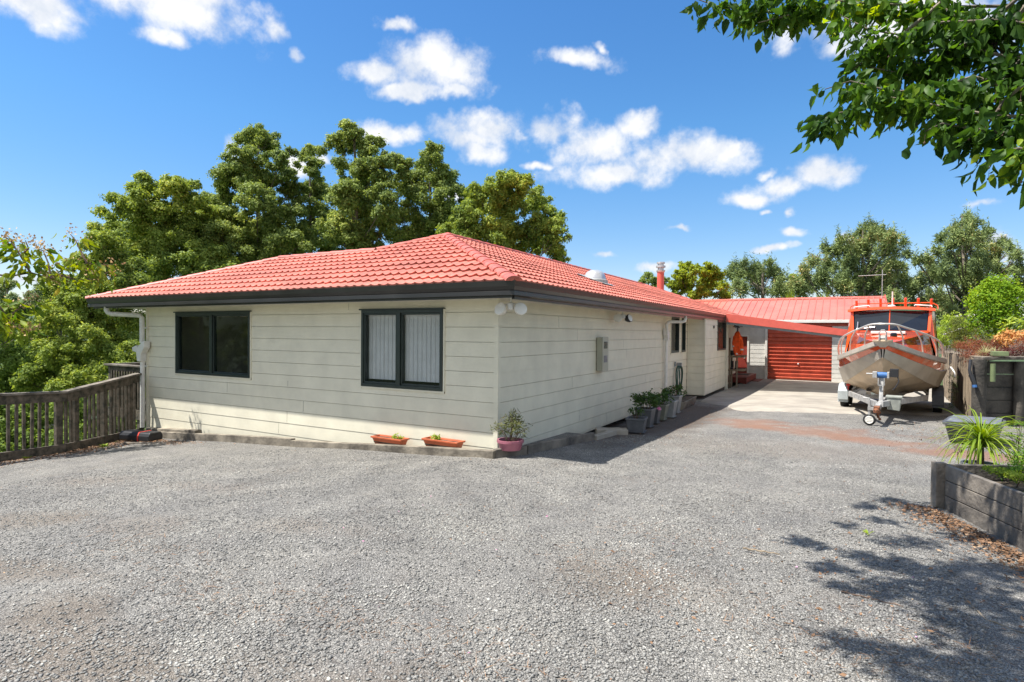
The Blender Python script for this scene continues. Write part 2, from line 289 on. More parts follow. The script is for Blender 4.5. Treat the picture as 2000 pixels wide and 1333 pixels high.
# foliage
M['Lgum']=leafmat('gum_leaves',(0.084,0.138,0.044),(0.320,0.385,0.10),(0.66,0.67,0.20),scale=.22)
M['Lgum2']=leafmat('dense_leaves',(0.084,0.145,0.034),(0.345,0.415,0.081),(0.62,0.62,0.138),scale=.35)
M['Ldark']=leafmat('understorey_leaves',(.07,.115,.03),(.24,.33,.07),scale=.3)
M['Lpine']=leafmat('pine_needles',(0.083,0.131,0.059),(0.304,0.371,0.127),(0.607,0.415,0.185),scale=.3,trans=.15)
M['Lbroad']=leafmat('broad_leaves',(.13,.19,.025),(.38,.44,.06),scale=.6)
M['Lhedge']=leafmat('hedge_leaves',(.06,.15,.008),(.26,.40,.02),(.5,.55,.06),scale=1.5)
M['Lolive']=leafmat('olive_leaves',(.08,.11,.03),(.22,.23,.06),scale=1.5)
M['Lyel']=leafmat('lime_leaves',(.18,.28,.03),(.42,.50,.08),scale=1.5)
M['Lred']=leafmat('russet_leaves',(.13,.045,.03),(.33,.13,.07),(.30,.25,.06),scale=2)
M['Lmar']=leafmat('maroon_leaves',(.07,.02,.02),(.20,.055,.05),(.2,.2,.05),scale=2)
M['Lcrot']=leafmat('orange_leaves',(.45,.22,.07),(.78,.50,.20),(.5,.62,.12),scale=3)
M['Lstraw']=leafmat('straw_grass',(.30,.30,.13),(.60,.56,.33),scale=2)
M['Lfg']=leafmat('overhanging_leaves',(.018,.05,.014),(.10,.20,.03),(.32,.42,.04),rough=.34,trans=.5,scale=1.2)
M['Lfg2']=leafmat('yellowing_leaves',(.06,.13,.02),(.28,.34,.04),(.6,.48,.08),rough=.45,trans=.4,scale=3)
M['seed']=leafmat('dry_seed_heads',(.30,.19,.08),(.62,.45,.22),scale=4,trans=.1)
M['Lspike']=leafmat('spiky_leaves',(0.101,0.188,0.018),(0.325,0.408,0.053),(0.465,0.510,0.132),scale=3)
M['Lfern']=leafmat('parsley_leaves',(.04,.13,.015),(.16,.30,.03),(.4,.42,.05),scale=3)
M['Lpot']=leafmat('geranium_leaves',(.03,.065,.02),(.09,.15,.04),scale=3)
M['Ldry']=leafmat('dry_oleander_leaves',(.06,.075,.03),(.18,.19,.07),(.30,.17,.10),scale=5)
M['stone']=leafmat('loose_stone',(0.121,0.119,0.113),(0.326,0.316,0.287),(0.508,0.488,0.427),rough=.75,trans=0,scale=2)
M['litter']=leafmat('dead_leaves',(.10,.055,.03),(.32,.19,.11),(.5,.36,.22),trans=0,scale=5)
M['petal']=leafmat('pink_petals',(.75,.25,.45),(.85,.4,.6),trans=.2)

# ------------------------------------------------------------ mesh helpers
def tag(o,label=None,cat=None,group=None,kind=None):
    if label: o['label']=label
    if cat: o['category']=cat
    if group: o['group']=group
    if kind: o['kind']=kind
    return o
def thing(name,label,cat,loc=(0,0,0),rz=0,group=None):
    o=bpy.data.objects.new(name,None); COL.objects.link(o); o.location=loc; o.rotation_euler=(0,0,rz); o.empty_display_size=.2
    return tag(o,label,cat,group)
class MB:
    def __init__(s): s.v=[]; s.f=[]
    def add(s,vs,fs):
        n=len(s.v); s.v+=[tuple(p) for p in vs]; s.f+=[tuple(i+n for i in f) for f in fs]; return s
    def quad(s,a,b,c,d): return s.add([a,b,c,d],[(0,1,2,3)])
    def box(s,x0,x1,y0,y1,z0,z1):
        return s.add([(x0,y0,z0),(x1,y0,z0),(x1,y1,z0),(x0,y1,z0),(x0,y0,z1),(x1,y0,z1),(x1,y1,z1),(x0,y1,z1)],
            [(0,3,2,1),(4,5,6,7),(0,1,5,4),(1,2,6,5),(2,3,7,6),(3,0,4,7)])
    def beam(s,p,q,w,h,up=(0,0,1)):
        p=Vector(p);q=Vector(q);d=(q-p).normalized();u=Vector(up)
        r=d.cross(u).normalized()*w/2; t=r.cross(d).normalized()*h/2
        vs=[]
        for c in (p,q): vs+=[c-r-t,c+r-t,c+r+t,c-r+t]
        return s.add(vs,[(0,1,2,3),(7,6,5,4),(0,4,5,1),(1,5,6,2),(2,6,7,3),(3,7,4,0)])
    def tube(s,pts,r,n=8,cap=True):
        pts=[Vector(p) for p in pts]; rs=r if isinstance(r,(list,tuple)) else [r]*len(pts)
        base=len(s.v); prev=None
        for i,p in enumerate(pts):
            d=((pts[min(i+1,len(pts)-1)])-(pts[max(i-1,0)])).normalized()
            if prev is None:
                a=d.cross(Vector((0,0,1)));
                if a.length<.05: a=d.cross(Vector((1,0,0)))
                a.normalize()
            else:
                a=prev-d*prev.dot(d); a=a.normalized() if a.length>1e-5 else prev
            prev=a; b=d.cross(a)
            for k in range(n):
                t=2*math.pi*k/n; s.v.append(tuple(p+(a*math.cos(t)+b*math.sin(t))*rs[i]))
        for i in range(len(pts)-1):
            for k in range(n):
                A=base+i*n+k;B=base+i*n+(k+1)%n; s.f.append((A,B,B+n,A+n))
        if cap:
            s.f.append(tuple(base+k for k in range(n))[::-1]); s.f.append(tuple(base+(len(pts)-1)*n+k for k in range(n)))
        return s
    def lathe(s,c,prof,n=20,axis='z',sq=0,rot=0):
        base=len(s.v)
        for r,h in prof:
            for k in range(n):
                t=2*math.pi*k/n+rot; x,y=r*math.cos(t),r*math.sin(t)
                if axis=='z': s.v.append((c[0]+x,c[1]+y,c[2]+h))
                elif axis=='x': s.v.append((c[0]+h,c[1]+x,c[2]+y))
                else: s.v.append((c[0]+x,c[1]+h,c[2]+y))
        for i in range(len(prof)-1):
            for k in range(n):
                A=base+i*n+k;B=base+i*n+(k+1)%n; s.f.append((A,B,B+n,A+n))
        s.f.append(tuple(base+k for k in range(n))[::-1]); s.f.append(tuple(base+(len(prof)-1)*n+k for k in range(n)))
        return s
    def prism(s,poly,axis,a,b):
        n=len(poly); vs=[]
        for t in (a,b):
            for u,v in poly: vs.append({'x':(t,u,v),'y':(u,t,v),'z':(u,v,t)}[axis])
        return s.add(vs,[tuple(range(n))[::-1],tuple(range(n,2*n))]+[(i,(i+1)%n,n+(i+1)%n,n+i) for i in range(n)])
    def strip(s,A,B):
        n=len(A); return s.add(list(A)+list(B),[(i,i+1,n+i+1,n+i) for i in range(n-1)])
    def build(s,name,m,parent=None,smooth=False,bevel=0,solid=0,loc=None):
        me=bpy.data.meshes.new(name); me.from_pydata([tuple(v) for v in s.v],[],s.f); me.validate(); me.update()
        o=bpy.data.objects.new(name,me); COL.objects.link(o); me.materials.append(M[m] if isinstance(m,str) else m)
        bm=bmesh.new(); bm.from_mesh(me); bmesh.ops.recalc_face_normals(bm,faces=bm.faces); bm.to_mesh(me); bm.free()
        if smooth:
            for p in me.polygons: p.use_smooth=True
            try: me.set_sharp_from_angle(angle=R(40))
            except Exception: pass
        if solid:
            k=o.modifiers.new('solid','SOLIDIFY'); k.thickness=solid; k.offset=0
        if bevel:
            k=o.modifiers.new('bevel','BEVEL'); k.width=bevel; k.segments=2; k.limit_method='ANGLE'; k.angle_limit=R(40)
        if parent is not None: o.parent=parent
        return o
def part(name,m,parent,fn,**k):
    b=MB(); fn(b); return b.build(name,m,parent,**k)
def npmesh(name,V,F,m,parent=None,smooth=False):
    """V Nx3, F Mx4 -> object, fast"""
    me=bpy.data.meshes.new(name); V=np.asarray(V,np.float32); F=np.asarray(F,np.int32)
    me.vertices.add(len(V)); me.vertices.foreach_set('co',V.ravel())
    k=F.shape[1]; me.loops.add(F.size); me.loops.foreach_set('vertex_index',F.ravel())
    me.polygons.add(len(F)); me.polygons.foreach_set('loop_start',np.arange(len(F),dtype=np.int32)*k)
    try: me.polygons.foreach_set('loop_total',np.full(len(F),k,np.int32))
    except Exception: pass
    me.update(calc_edges=True); me.materials.append(M[m] if isinstance(m,str) else m)
    if smooth:
        me.polygons.foreach_set('use_smooth',np.ones(len(F),bool))
    o=bpy.data.objects.new(name,me); COL.objects.link(o)
    if parent is not None: o.parent=parent
    return o
def unit(a): return a/np.maximum(np.linalg.norm(a,axis=1,keepdims=True),1e-6)
def leafgeo(P,D,Nn,Ln,W,bend=0):
    """leaves at P growing along D with normal Nn; pointed, folded quads (2 per leaf when bend)"""
    D=unit(D); Sd=unit(np.cross(D,Nn)); Nn=np.cross(Sd,D)
    Ln=Ln[:,None]; W=W[:,None]
    if not bend:
        V=np.stack([P,P+D*Ln*.45+Sd*W*.5,P+D*Ln,P+D*Ln*.45-Sd*W*.5],1).reshape(-1,3)
        F=np.arange(len(V)).reshape(-1,4); return V,F
    # eight-vertex leaf: midrib of three points, two sides
    a=P; m1=P+D*Ln*.33-Nn*Ln*bend*.10; m2=P+D*Ln*.68-Nn*Ln*bend*.32; t=P+D*Ln-Nn*Ln*bend*.75
    up=Nn*W*.18
    l1=m1+Sd*W*.48+up; l2=m2+Sd*W*.38+up; r1=m1-Sd*W*.48+up; r2=m2-Sd*W*.38+up
    V=np.stack([a,m1,m2,t,l1,l2,r1,r2],1).reshape(-1,3)
    n=len(P); b=np.arange(n)[:,None]*8
    tri=np.array([[0,1,4,4],[1,2,5,4],[2,3,5,5],[0,6,1,1],[6,7,2,1],[7,3,2,2]])
    F=np.concatenate([b+q[None,:] for q in tri],0)
    return V,F
def leafobj(name,P,D,Nn,Ln,W,m,parent=None,bend=0):
    V,F=leafgeo(P,D,Nn,Ln,W,bend)
    if bend:
        # triangles given as degenerate quads -> split properly
        tri=F[F[:,2]==F[:,3]][:,:3]; qd=F[F[:,2]!=F[:,3]]
        F3=np.concatenate([tri,qd[:,[0,1,2]],qd[:,[0,2,3]]],0)
        return npmesh(name,V,F3,m,parent)
    return npmesh(name,V,F,m,parent)
def crown_pts(cl,dens,size,rr=rng,shell=.5,flat=.85,lump=.25,sub=False):
    Ps=[];Ns=[]
    if sub:
        c2=[]
        for (x,y,z,r) in cl:
            k=int(22+rr.integers(0,8))
            for q in range(k):
                d=rr.normal(size=3); d/=np.linalg.norm(d)
                if d[2]<-.3 and rr.random()<.6: d[2]=-d[2]
                o=r*1.08*rr.random()**.5; s=r*(.15+.19*rr.random())
                c2.append((x+d[0]*o,y+d[1]*o,z+d[2]*o*.9,s))
        cl=c2; dens=dens*1.05
    for (x,y,z,r) in cl:
        n=int(dens*r*r)
        d=unit(rr.normal(size=(n,3)))
        # more on top than below, lumpy outline
        d[:,2]=np.where((d[:,2]<-.35)&(rr.random(n)<.6),-d[:,2],d[:,2])
        ph=rr.random(3)*6; l=1+lump*(np.sin(d[:,0]*5+ph[0])*np.sin(d[:,1]*5+ph[1])+.6*np.sin(d[:,2]*9+ph[2]+d[:,0]*7))
        rad=r*l*(shell+(1-shell)*rr.random(n)**.45)*(1+(.20 if sub else .10)*rr.normal(size=n))
        p=d*rad[:,None]; p[:,2]*=flat
        Ps.append(p+np.array([x,y,z])); Ns.append(d)
    return np.concatenate(Ps),np.concatenate(Ns)
def crown(name,cl,dens,size,m,parent=None,asp=.5,flat=.85,shell=.5,out=.9,droop=0.,lump=.25,rr=rng,sub=False):
    P,D0=crown_pts(cl,dens,size,rr,shell,flat,lump,sub)
    n=len(P); rnd=unit(rr.normal(size=(n,3)))
    Nn=unit(D0*out+rnd*.75+np.array([0,0,.35])); D=unit(np.cross(Nn,unit(rr.normal(size=(n,3))))+np.array([0,0,-droop]))
    L_=size*(.65+.7*rr.random(n))
    return leafobj(name,P,D,Nn,L_,L_*asp,m,parent)
def branches(b,root,cl,r0,frac=.75,n=6):
    """trunk from root up through the cluster cloud, a limb to each cluster"""
    top=max(cl,key=lambda c:c[2]); root=Vector(root)
    cx=sum(c[0] for c in cl)/len(cl); cy=sum(c[1] for c in cl)/len(cl)
    tp=Vector((top[0]*.6+cx*.4,top[1]*.6+cy*.4,top[2])); H=tp.z-root.z
    def tr(t):
        w=math.sin(t*5+root.x)*.25*min(1,H/12)
        return Vector((root.x+(tp.x-root.x)*t+w*t,root.y+(tp.y-root.y)*t-w*t*.5,root.z+H*t))
    pts=[tr(i/9) for i in range(10)]
    b.tube(pts,[r0*(1-.8*i/9) for i in range(10)],n=8)
    for (x,y,z,r) in cl:
        e=Vector((x,y,z)); d=math.hypot(x-root.x,y-root.y)
        tz=(z-root.z-d*.9)/H; tz=min(.92,max(.12,tz)); s=tr(tz)
        m=s.lerp(e,.5)+Vector((0,0,-.06*(e-s).length)); rr_=max(.03,r0*(1-.8*tz)*.45)
        b.tube([s,m,e],[rr_,rr_*.7,rr_*.3],n=5,cap=False)
        for k in range(3):
            q=e+Vector((random.uniform(-1,1),random.uniform(-1,1),random.uniform(-.2,1)))*r*.7
            b.tube([m.lerp(e,.6),q],[rr_*.4,rr_*.15],n=4,cap=False)
def tree(name,label,cl,root,lm,dens=150,size=.26,asp=.5,r0=.3,bark='bark',group=None,cat='tree',**k):
    t=thing(name,label,cat,root,0,group)
    inv=[(x-root[0],y-root[1],z-root[2],r) for x,y,z,r in cl]
    b=MB(); branches(b,(0,0,0),inv,r0); b.build('trunk',bark,t,smooth=True)
    crown('crown',inv,dens,size,lm,t,asp=asp,**k); return t
# ------------------------------------------------------------ ground
def gz(X,Y):
    X=np.asarray(X,float);Y=np.asarray(Y,float)
    a=np.interp(Y,[-10,0,12,16,40],[0,0,-.3,-.35,-.35]); b=np.interp(Y,[-10,0,6,10.5,14,20,40],[0,0,-.04,-.17,-.26,-.35,-.35])
    t=np.clip((X-1)/3,0,1); t=t*t*(3-2*t)
    dip=np.clip((.80-X)/.45,0,1)*np.clip((Y-2.5)/.8,0,1)*np.clip((12.5-Y)/3,0,1)*-.20
    return dip+a*(1-t)+b*t+np.interp(X,[-14,-9,-1,0],[-.62,-.6,-.08,0])
def g1(x,y): return float(gz(x,y))
def fall(X,Y):
    """0 inside the yard, grows outside it"""
    fx=np.interp(Y,[-30,-2.9,-1.9,0,60],[-7.9,-8.25,-8.3,-9.1,-9.3])
    dl=np.maximum(0,fx-X)
    return dl
def tz_(X,Y):
    dl=fall(X,Y)
    z=gz(X,Y)-.06-np.minimum(dl*.62,7.5+0*dl)-np.clip(dl-20,0,60)*.04
    back=np.clip(Y-27,0,200); z=z-np.minimum(back*.12,3.5)
    far=np.hypot(X,Y); z=z+np.clip(far-180,0,1200)*.035
    inside=(X>-8.9)&(X<0.)&(Y>.05)&(Y<22)
    z=np.where(inside,z-.35,z)
    return z
def make_ground():
    xs=np.unique(np.concatenate([np.linspace(-1500,-90,24),np.linspace(-90,-16,38),np.linspace(-16,14,100),np.linspace(14,90,20),np.linspace(90,1500,24)]))
    ys=np.unique(np.concatenate([np.linspace(-1500,-60,20),np.linspace(-60,-16,16),np.linspace(-16,32,140),np.linspace(32,90,20),np.linspace(90,1500,24)]))
    X,Y=np.meshgrid(xs,ys,indexing='ij'); Z=tz_(X,Y)
    Z=np.where((X>12)|(Y<-13),Z-.05,Z)
    V=np.stack([X,Y,Z],-1).reshape(-1,3); nx,ny=len(xs),len(ys)
    i,j=np.meshgrid(np.arange(nx-1),np.arange(ny-1),indexing='ij'); a=(i*ny+j).ravel(); F=np.stack([a,a+ny,a+ny+1,a+1],1)
    tag(npmesh('terrain',V,F,'hill',smooth=True),kind='structure')
    # gravel yard on top
    xs=np.linspace(-9.3,11,180); ys=np.linspace(-16,16.5,260); X,Y=np.meshgrid(xs,ys,indexing='ij')
    fx=np.interp(Y,[-30,-2.9,-1.9,0,.2,60],[-7.9,-8.15,-8.2,-8.95,-.35,-.35])
    X2=np.maximum(X,fx); und=.010*np.sin(X*1.9+Y*.7)+.008*np.sin(Y*2.3-X)
    damp=np.clip((Y+1)/-3,0,1); Z=gz(X2,Y)+und*np.clip(np.hypot(X-1,Y-.5)/5,0,1)
    V=np.stack([X2,Y,Z],-1).reshape(-1,3); nx,ny=len(xs),len(ys)
    i,j=np.meshgrid(np.arange(nx-1),np.arange(ny-1),indexing='ij'); a=(i*ny+j).ravel(); F=np.stack([a,a+ny,a+ny+1,a+1],1)
    ar=(X2[1:,:-1]-X2[:-1,:-1]+X2[1:,1:]-X2[:-1,1:]).ravel(); F=F[ar>1e-4]
    tag(npmesh('gravel_driveway',V,F,'gravel',smooth=True),kind='structure')
    # concrete apron in front of the garage, near edge a little ragged with gravel over it
    xs=np.linspace(0.58,9,60); ys=np.linspace(0,1,60); U,T_=np.meshgrid(xs,ys,indexing='ij')
    y0=np.interp(U,[.5,2,4.3,5.5,9],[11.0,8.45,8.0,9.6,9.8])+.13*np.sin(U*5)+.08*np.sin(U*13)
    Y=y0+(22.15-y0)*T_; Z=gz(U,Y)+.030; Z[:,0]-=.065; Z[:,1]-=.02
    V=np.stack([U,Y,Z],-1).reshape(-1,3); a=(np.arange(59)[:,None]*60+np.arange(59)[None,:]).ravel(); F=np.stack([a,a+60,a+61,a+1],1)
    tag(npmesh('concrete_apron',V,F,'conc',smooth=True),kind='structure')
make_ground()

def loose_stones(n=95000):
    cam=np.array([4.34,-7.253]); a=rng.uniform(-.86,.86,n)+math.atan2(.4923,.8704); rr_=2.2+8.5*rng.random(n)**1.25
    x=cam[0]-np.sin(a)*rr_; y=cam[1]+np.cos(a)*rr_
    ok=(x>-8)&(x<5.0+.0*y)&(y<-.45)|((x>.9)&(x<5.1)&(y<3)); 
    lane=np.minimum(abs(x-(2.2+.0*y)),abs(x-(3.9)))<.32+.12*np.sin(y*1.7); pat=np.sin(x*1.3+2*np.sin(y*.8))*np.sin(y*1.1-x*.6+1)
    ok&=~((lane|(pat>.55))&(rng.random(n)<.62))
    x,y=x[ok],y[ok]; n=len(x)
    s=(.0042+.0065*rng.random(n)**1.6)
    und=.010*np.sin(x*1.9+y*.7)+.008*np.sin(y*2.3-x); und*=np.clip(np.hypot(x-1,y-.5)/5,0,1)
    z=gz(x,y)+und+s*.25
    base=np.array([[1,0,0],[0,1,0],[-1,0,0],[0,-1,0],[0,0,1],[0,0,-1]],float)
    V=base[None]*(1+.55*(rng.random((n,6,1))-.5)); V[:,:,2]*=.62
    t=rng.random(n)*6.283; c,s_=np.cos(t),np.sin(t); q=V.copy(); q[:,:,0]=V[:,:,0]*c[:,None]*1.25-V[:,:,1]*s_[:,None]; q[:,:,1]=V[:,:,0]*s_[:,None]*1.25+V[:,:,1]*c[:,None]
    q[:,:,2]+=(q[:,:,0]*(rng.random((n,1))-.5)+q[:,:,1]*(rng.random((n,1))-.5))*.8
    q=q*s[:,None,None]*1.25+np.stack([x,y,z],1)[:,None,:]
    f=np.array([[0,1,4],[1,2,4],[2,3,4],[3,0,4],[1,0,5],[2,1,5],[3,2,5],[0,3,5]])
    F=(np.arange(n)[:,None,None]*6+f[None]).reshape(-1,3)
    tag(npmesh('loose_gravel',q.reshape(-1,3),F,'stone'),'loose grey stone chips lying over the near gravel','gravel',kind='stuff')
loose_stones()
# ------------------------------------------------------------ house
ZB=.053; BH=.22
def siding(b,pl,u0,u1,z0,z1,holes=(),zb=ZB,bh=BH,t=.005):
    """lapped boards on a wall plane; pl(u,off,z)->xyz"""
    k=math.floor((z0-zb)/bh)
    while zb+k*bh<z1-1e-4:
        a=max(z0,zb+k*bh); c=min(z1,zb+(k+1)*bh)
        zs=sorted({a,c}|{h for H in holes for h in H[2:] if a<h<c})
        for s,e in zip(zs[:-1],zs[1:]):
            us=[(u0,u1)]
            for (h0,h1,y0,y1) in holes:
                if y0<=s+1e-5 and y1>=e-1e-5:
                    n=[]
                    for p,q in us:
                        if h1<=p or h0>=q: n.append((p,q)); continue
                        if h0>p: n.append((p,h0))
                        if h1<q: n.append((h1,q))
                    us=n
            of=lambda z:t*(1-(z-(zb+k*bh))/bh)+.003
            g=.0065 if (s==a and a>=zb+k*bh-1e-6 and e-s>.03) else 0
            u2=[]
            for p,q in us:
                if q-p>3.5:
                    j=p+(q-p)*random.uniform(.2,.8); u2+=[(p,j-.003),(j+.003,q)]
                else: u2.append((p,q))
            us=u2
            for p,q in us:
                b.quad(pl(p,of(s),s+g),pl(q,of(s),s+g),pl(q,of(e),e),pl(p,of(e),e))
                if g:
                    b.quad(pl(p,-.03,s),pl(q,-.03,s),pl(q,-.03,s+g+.012),pl(p,-.03,s+g+.012))
                    b.quad(pl(p,-.03,s+g+.002),pl(q,-.03,s+g+.002),pl(q,of(s),s+g),pl(p,of(s),s+g)); b.quad(pl(p,-.03,s),pl(q,-.03,s),pl(q,.003,s),pl(p,.003,s))
        k+=1
front=lambda u,o,z:(u,-o,z)
side=lambda u,o,z:(o,u,z)
def window(parent,pl,u0,u1,z0,z1,mull=.5,blind=None,depth=.07,label=None,head=True,fr=.05,room=True):
    """frame with two sashes, glass behind; pl(u,off,z)"""
    b=MB()
    def bx(a,c,d,e,o0,o1):
        P=[pl(a,o0,d),pl(c,o0,d),pl(c,o0,e),pl(a,o0,e),pl(a,o1,d),pl(c,o1,d),pl(c,o1,e),pl(a,o1,e)]
        b.add(P,[(0,1,2,3),(4,5,6,7),(0,1,5,4),(1,2,6,5),(2,3,7,6),(3,0,4,7)])
    o0,o1=-depth,.035
    bx(u0,u1,z0,z0+fr,o0,o1); bx(u0,u1,z1-fr,z1,o0,o1); bx(u0,u0+fr,z0+fr,z1-fr,o0,o1); bx(u1-fr,u1,z0+fr,z1-fr,o0,o1)
    if head: bx(u0-.03,u1+.03,z1,z1+.022,0,.06)
    um=None
    if mull:
        um=u0+(u1-u0)*mull; bx(um-.035,um+.035,z0+fr,z1-fr,o0,o1-.004)
        s=.03
        for a,c,oo in ((u0+fr,um-.035,.018),(um+.035,u1-fr,.006)):
            bx(a,c,z0+fr,z0+fr+s,o0,oo); bx(a,c,z1-fr-s,z1-fr,o0,oo); bx(a,a+s,z0+fr+s,z1-fr-s,o0,oo); bx(c-s,c,z0+fr+s,z1-fr-s,o0,oo)
    w=b.build('window','frame',parent,bevel=.004)
    if label: w['label']=label
    edges=[(u0+fr,um-.03),(um+.03,u1-fr)] if um else [(u0+fr,u1-fr)]
    for a,c in edges:
        g=MB(); g.quad(pl(a,-.02,z0+fr),pl(c,-.02,z0+fr),pl(c,-.02,z1-fr),pl(a,-.02,z1-fr)); g.build('pane','glass',w)
    if blind:
        g=MB(); n=int((u1-u0-2*fr)/.085)
        for i in range(n):
            a=u0+fr+(i+.5)*(u1-u0-2*fr)/n; h=.05; tl=.03*math.sin(i*2.3)
            o=-.075
            mid=(z0+.12,z1-fr-.03)
            g.quad(pl(a-h*1.05,o-.005-tl*.06,mid[0]),pl(a+h*1.05,o+.005+tl*.06,mid[0]),pl(a+h*1.05,o+.005+tl*.06,mid[1]),pl(a-h*1.05,o-.005-tl*.06,mid[1]))
        g.build('blind',blind,w)
    return w
def capline(b,p,q,r=.085,step=.38,w=1.25):
    """ridge cap: overlapping round-backed lengths"""
    p=Vector(p);q=Vector(q);d=q-p;L_=d.length;d.normalize();s=d.cross(Vector((0,0,1))).normalized();u=s.cross(d)
    n=max(1,int(L_/step))
    for i in range(n):
        a=p+d*(L_*i/n); c=p+d*(L_*(i+1)/n+.03)
        for rr_,e in (((r+.012),.0),):
            A=[];B=[]
            for k in range(9):
                t=math.pi*(k/8); x=math.cos(t)*r*w; y=math.sin(t)*r*.72-.035
                A.append(a+s*x*1.10+u*(y*1.12+.008)); B.append(c+s*x*.96+u*(y*.98))
            b.strip(A,B); b.add(A,[tuple(range(9))])
TP=math.tan(R(20.5))
def tiles(b,o,ud,hd,L0,R0,H,per=.168,course=.345):
    """tile relief on a slope. o origin at eave (z eave), ud along, hd horizontal up-slope dir, L0/R0 limits(h), H horizontal depth"""
    o=Vector(o);ud=Vector(ud);hd=Vector(hd); nrm=(Vector((0,0,1))-hd*TP).normalized()
    cs=course*math.cos(R(20.5)); nc=int(math.ceil(H/cs))
    for c in range(nc):
        h0=c*cs; h1=min(H,(c+1)*cs+.004)
        lo,hi=L0(h0),R0(h0); m0=min(L0(h0),L0(h1)); m1=max(R0(h0),R0(h1))
        ns=max(2,int((m1-m0)/per*7)); us=[m0+(m1-m0)*i/ns for i in range(ns+1)]
        rows=[]
        for j,(f,off,sc) in enumerate(((0,-.006,1),(0,.034,1),(.22,.030,1),(1,.0,1))):
            row=[]
            for u in us:
                ph=(u/per)%1.0+ (0.5*(c%2) if False else 0)
                wv=abs(math.sin(math.pi*(ph%1)))
                h=h0+f*(h1-h0)-(1-f)*.045*wv
                if j==0: h+=.022
                h=max(h,0.0) if c==0 else h
                uu=min(max(u,L0(max(h,0))),R0(max(h,0)))
                z=off+.024*(1-wv)**1.5*sc*(1-.3*f)
                row.append(tuple(o+ud*uu+hd*h+Vector((0,0,h*TP))+nrm*z))
            rows.append(row)
        n0=len(b.v)
        for r_ in rows: b.v+=r_
        W=ns+1
        for j in range(3):
            for i in range(ns):
                A=n0+j*W+i; p,q=Vector(b.v[A]),Vector(b.v[A+1])
                if (p-q).length<1e-3 and (Vector(b.v[A+W])-Vector(b.v[A+W+1])).length<1e-3: continue
                b.f.append((A,A+1,A+W+1,A+W))
def make_house():
    H=thing('house','single storey cream weatherboard house with hipped red tile roof and dark gutters','house',(0,0,0))
    XL=-8.94; ZS=2.245
    wl=(-7.87,-5.47,.835,2.10); wr=(-2.62,-.955,.835,2.09)
    part('front_wall','board',H,lambda b:(siding(b,front,XL,-.045,-.62,ZS,[wl,wr])))
    nw1=(9.72,10.62,1.18,2.24); nw2=(10.95,11.45,1.18,2.24)
    def sd(b):
        siding(b,side,.045,11.74,-.2,ZS,[nw1,nw2]); siding(b,side,15.5,21.5,-.2,ZS,[])
        b.quad((0,0.02,-.2),(-.1,.02,-.2),(-.1,11.7,-.2),(0,11.7,-.2))
    part('side_wall','board',H,sd)
    # corner stops and window trims
    part('corner_trim','board',H,lambda b:(b.box(-.047,.024,-.026,-.001,-.06,ZS),b.box(.0,.026,-.0235,.047,-.2,ZS)))
    part('corner_trim','board',H,lambda b:b.box(XL-.03,XL+.03,-.028,0.02,-.62,ZS))
    for (a,c,d,e) in (wl,wr):
        def tr(b):
            b.box(a-.028,a-.002,-.024,.0,d-.035,e); b.box(c+.002,c+.028,-.024,.0,d-.035,e); b.box(a-.028,c+.028,-.026,.0,d-.026,d-.002)
        part('window_trim','board',H,tr)
    for (a,c,d,e) in (nw1,nw2):
        def tr(b):
            b.box(0,.024,a-.03,a-.002,d-.03,e); b.box(0,.024,c+.002,c+.03,d-.03,e); b.box(0,.026,a-.03,c+.03,d-.03,d-.002)
        part('window_trim','board',H,tr)
    window(H,front,*wl,mull=.5); window(H,front,*wr,mull=.475,blind='blind')
    window(H,side,*nw1,mull=None,blind=None,head=False,fr=.06); window(H,side,*nw2,mull=None,head=False,fr=.06)
    # bay
    bx=.55; by0,by1=11.74,15.5; bw=(13.83,15.42,1.17,2.22)
    ba=lambda u,o,z:(bx+o,u,z); bf=lambda u,o,z:(u,by0-o,z); bb=lambda u,o,z:(u,by1+o,z)
    def bay(b):
        siding(b,ba,by0,by1,-.2,ZS,[bw]); siding(b,bf,.015,bx,-.2,ZS); siding(b,bb,.0,bx,-.2,ZS)
        b.box(bx-.03,bx+.024,by0-.024,by0+.03,-.19,ZS); b.quad((0,by0,-.2),(bx,by0,-.2),(bx,by1,-.2),(0,by1,-.2))
    part('bay','board',H,bay)
    w=window(H,ba,*bw,mull=None,head=False,fr=.06)
    g=MB()
    for i in range(9):
        a=13.9+i*.165; g.quad((bx-.12,a,1.3),(bx-.15,a+.16,1.3),(bx-.15,a+.16,2.15),(bx-.12,a,2.15))
    g.build('curtain','curtain',w)
    # closed shell: back walls, floor, under-floor skirt
    def sh(b):
        b.quad((XL,0,-.6),(XL,5,-.6),(XL,5,ZS),(XL,0,ZS)); b.quad((XL,5,-.6),(-6.5,5,-.6),(-6.5,5,ZS),(XL,5,ZS))
        b.quad((-6.5,5,-.6),(-6.5,21.5,-.6),(-6.5,21.5,ZS),(-6.5,5,ZS)); b.quad((-6.5,21.5,-.6),(0,21.5,-.6),(0,21.5,ZS),(-6.5,21.5,ZS))
    part('rear_wall','board',H,sh)
    def inn(b):
        b.quad((XL+.05,.3,.1),(-.1,.3,.1),(-.1,21,.1),(XL+.05,21,.1)); b.quad((XL,.02,2.235),(0,.02,2.235),(0,21.4,2.235),(XL,21.4,2.235))
        b.box(XL+.05,-.1,3.6,3.7,.1,2.2); b.box(-3.8,-3.7,.1,3.6,.1,2.2)
        b.quad((-.8,.2,-.7),(-.8,21,-.7),(-.8,21,.1),(-.8,.2,.1)); b.box(-.9,-.8,3.7,21,.1,2.2)
    part('interior','room',H,inn)
    # soffit and gutters
    e=.62; ys=21.5+.0
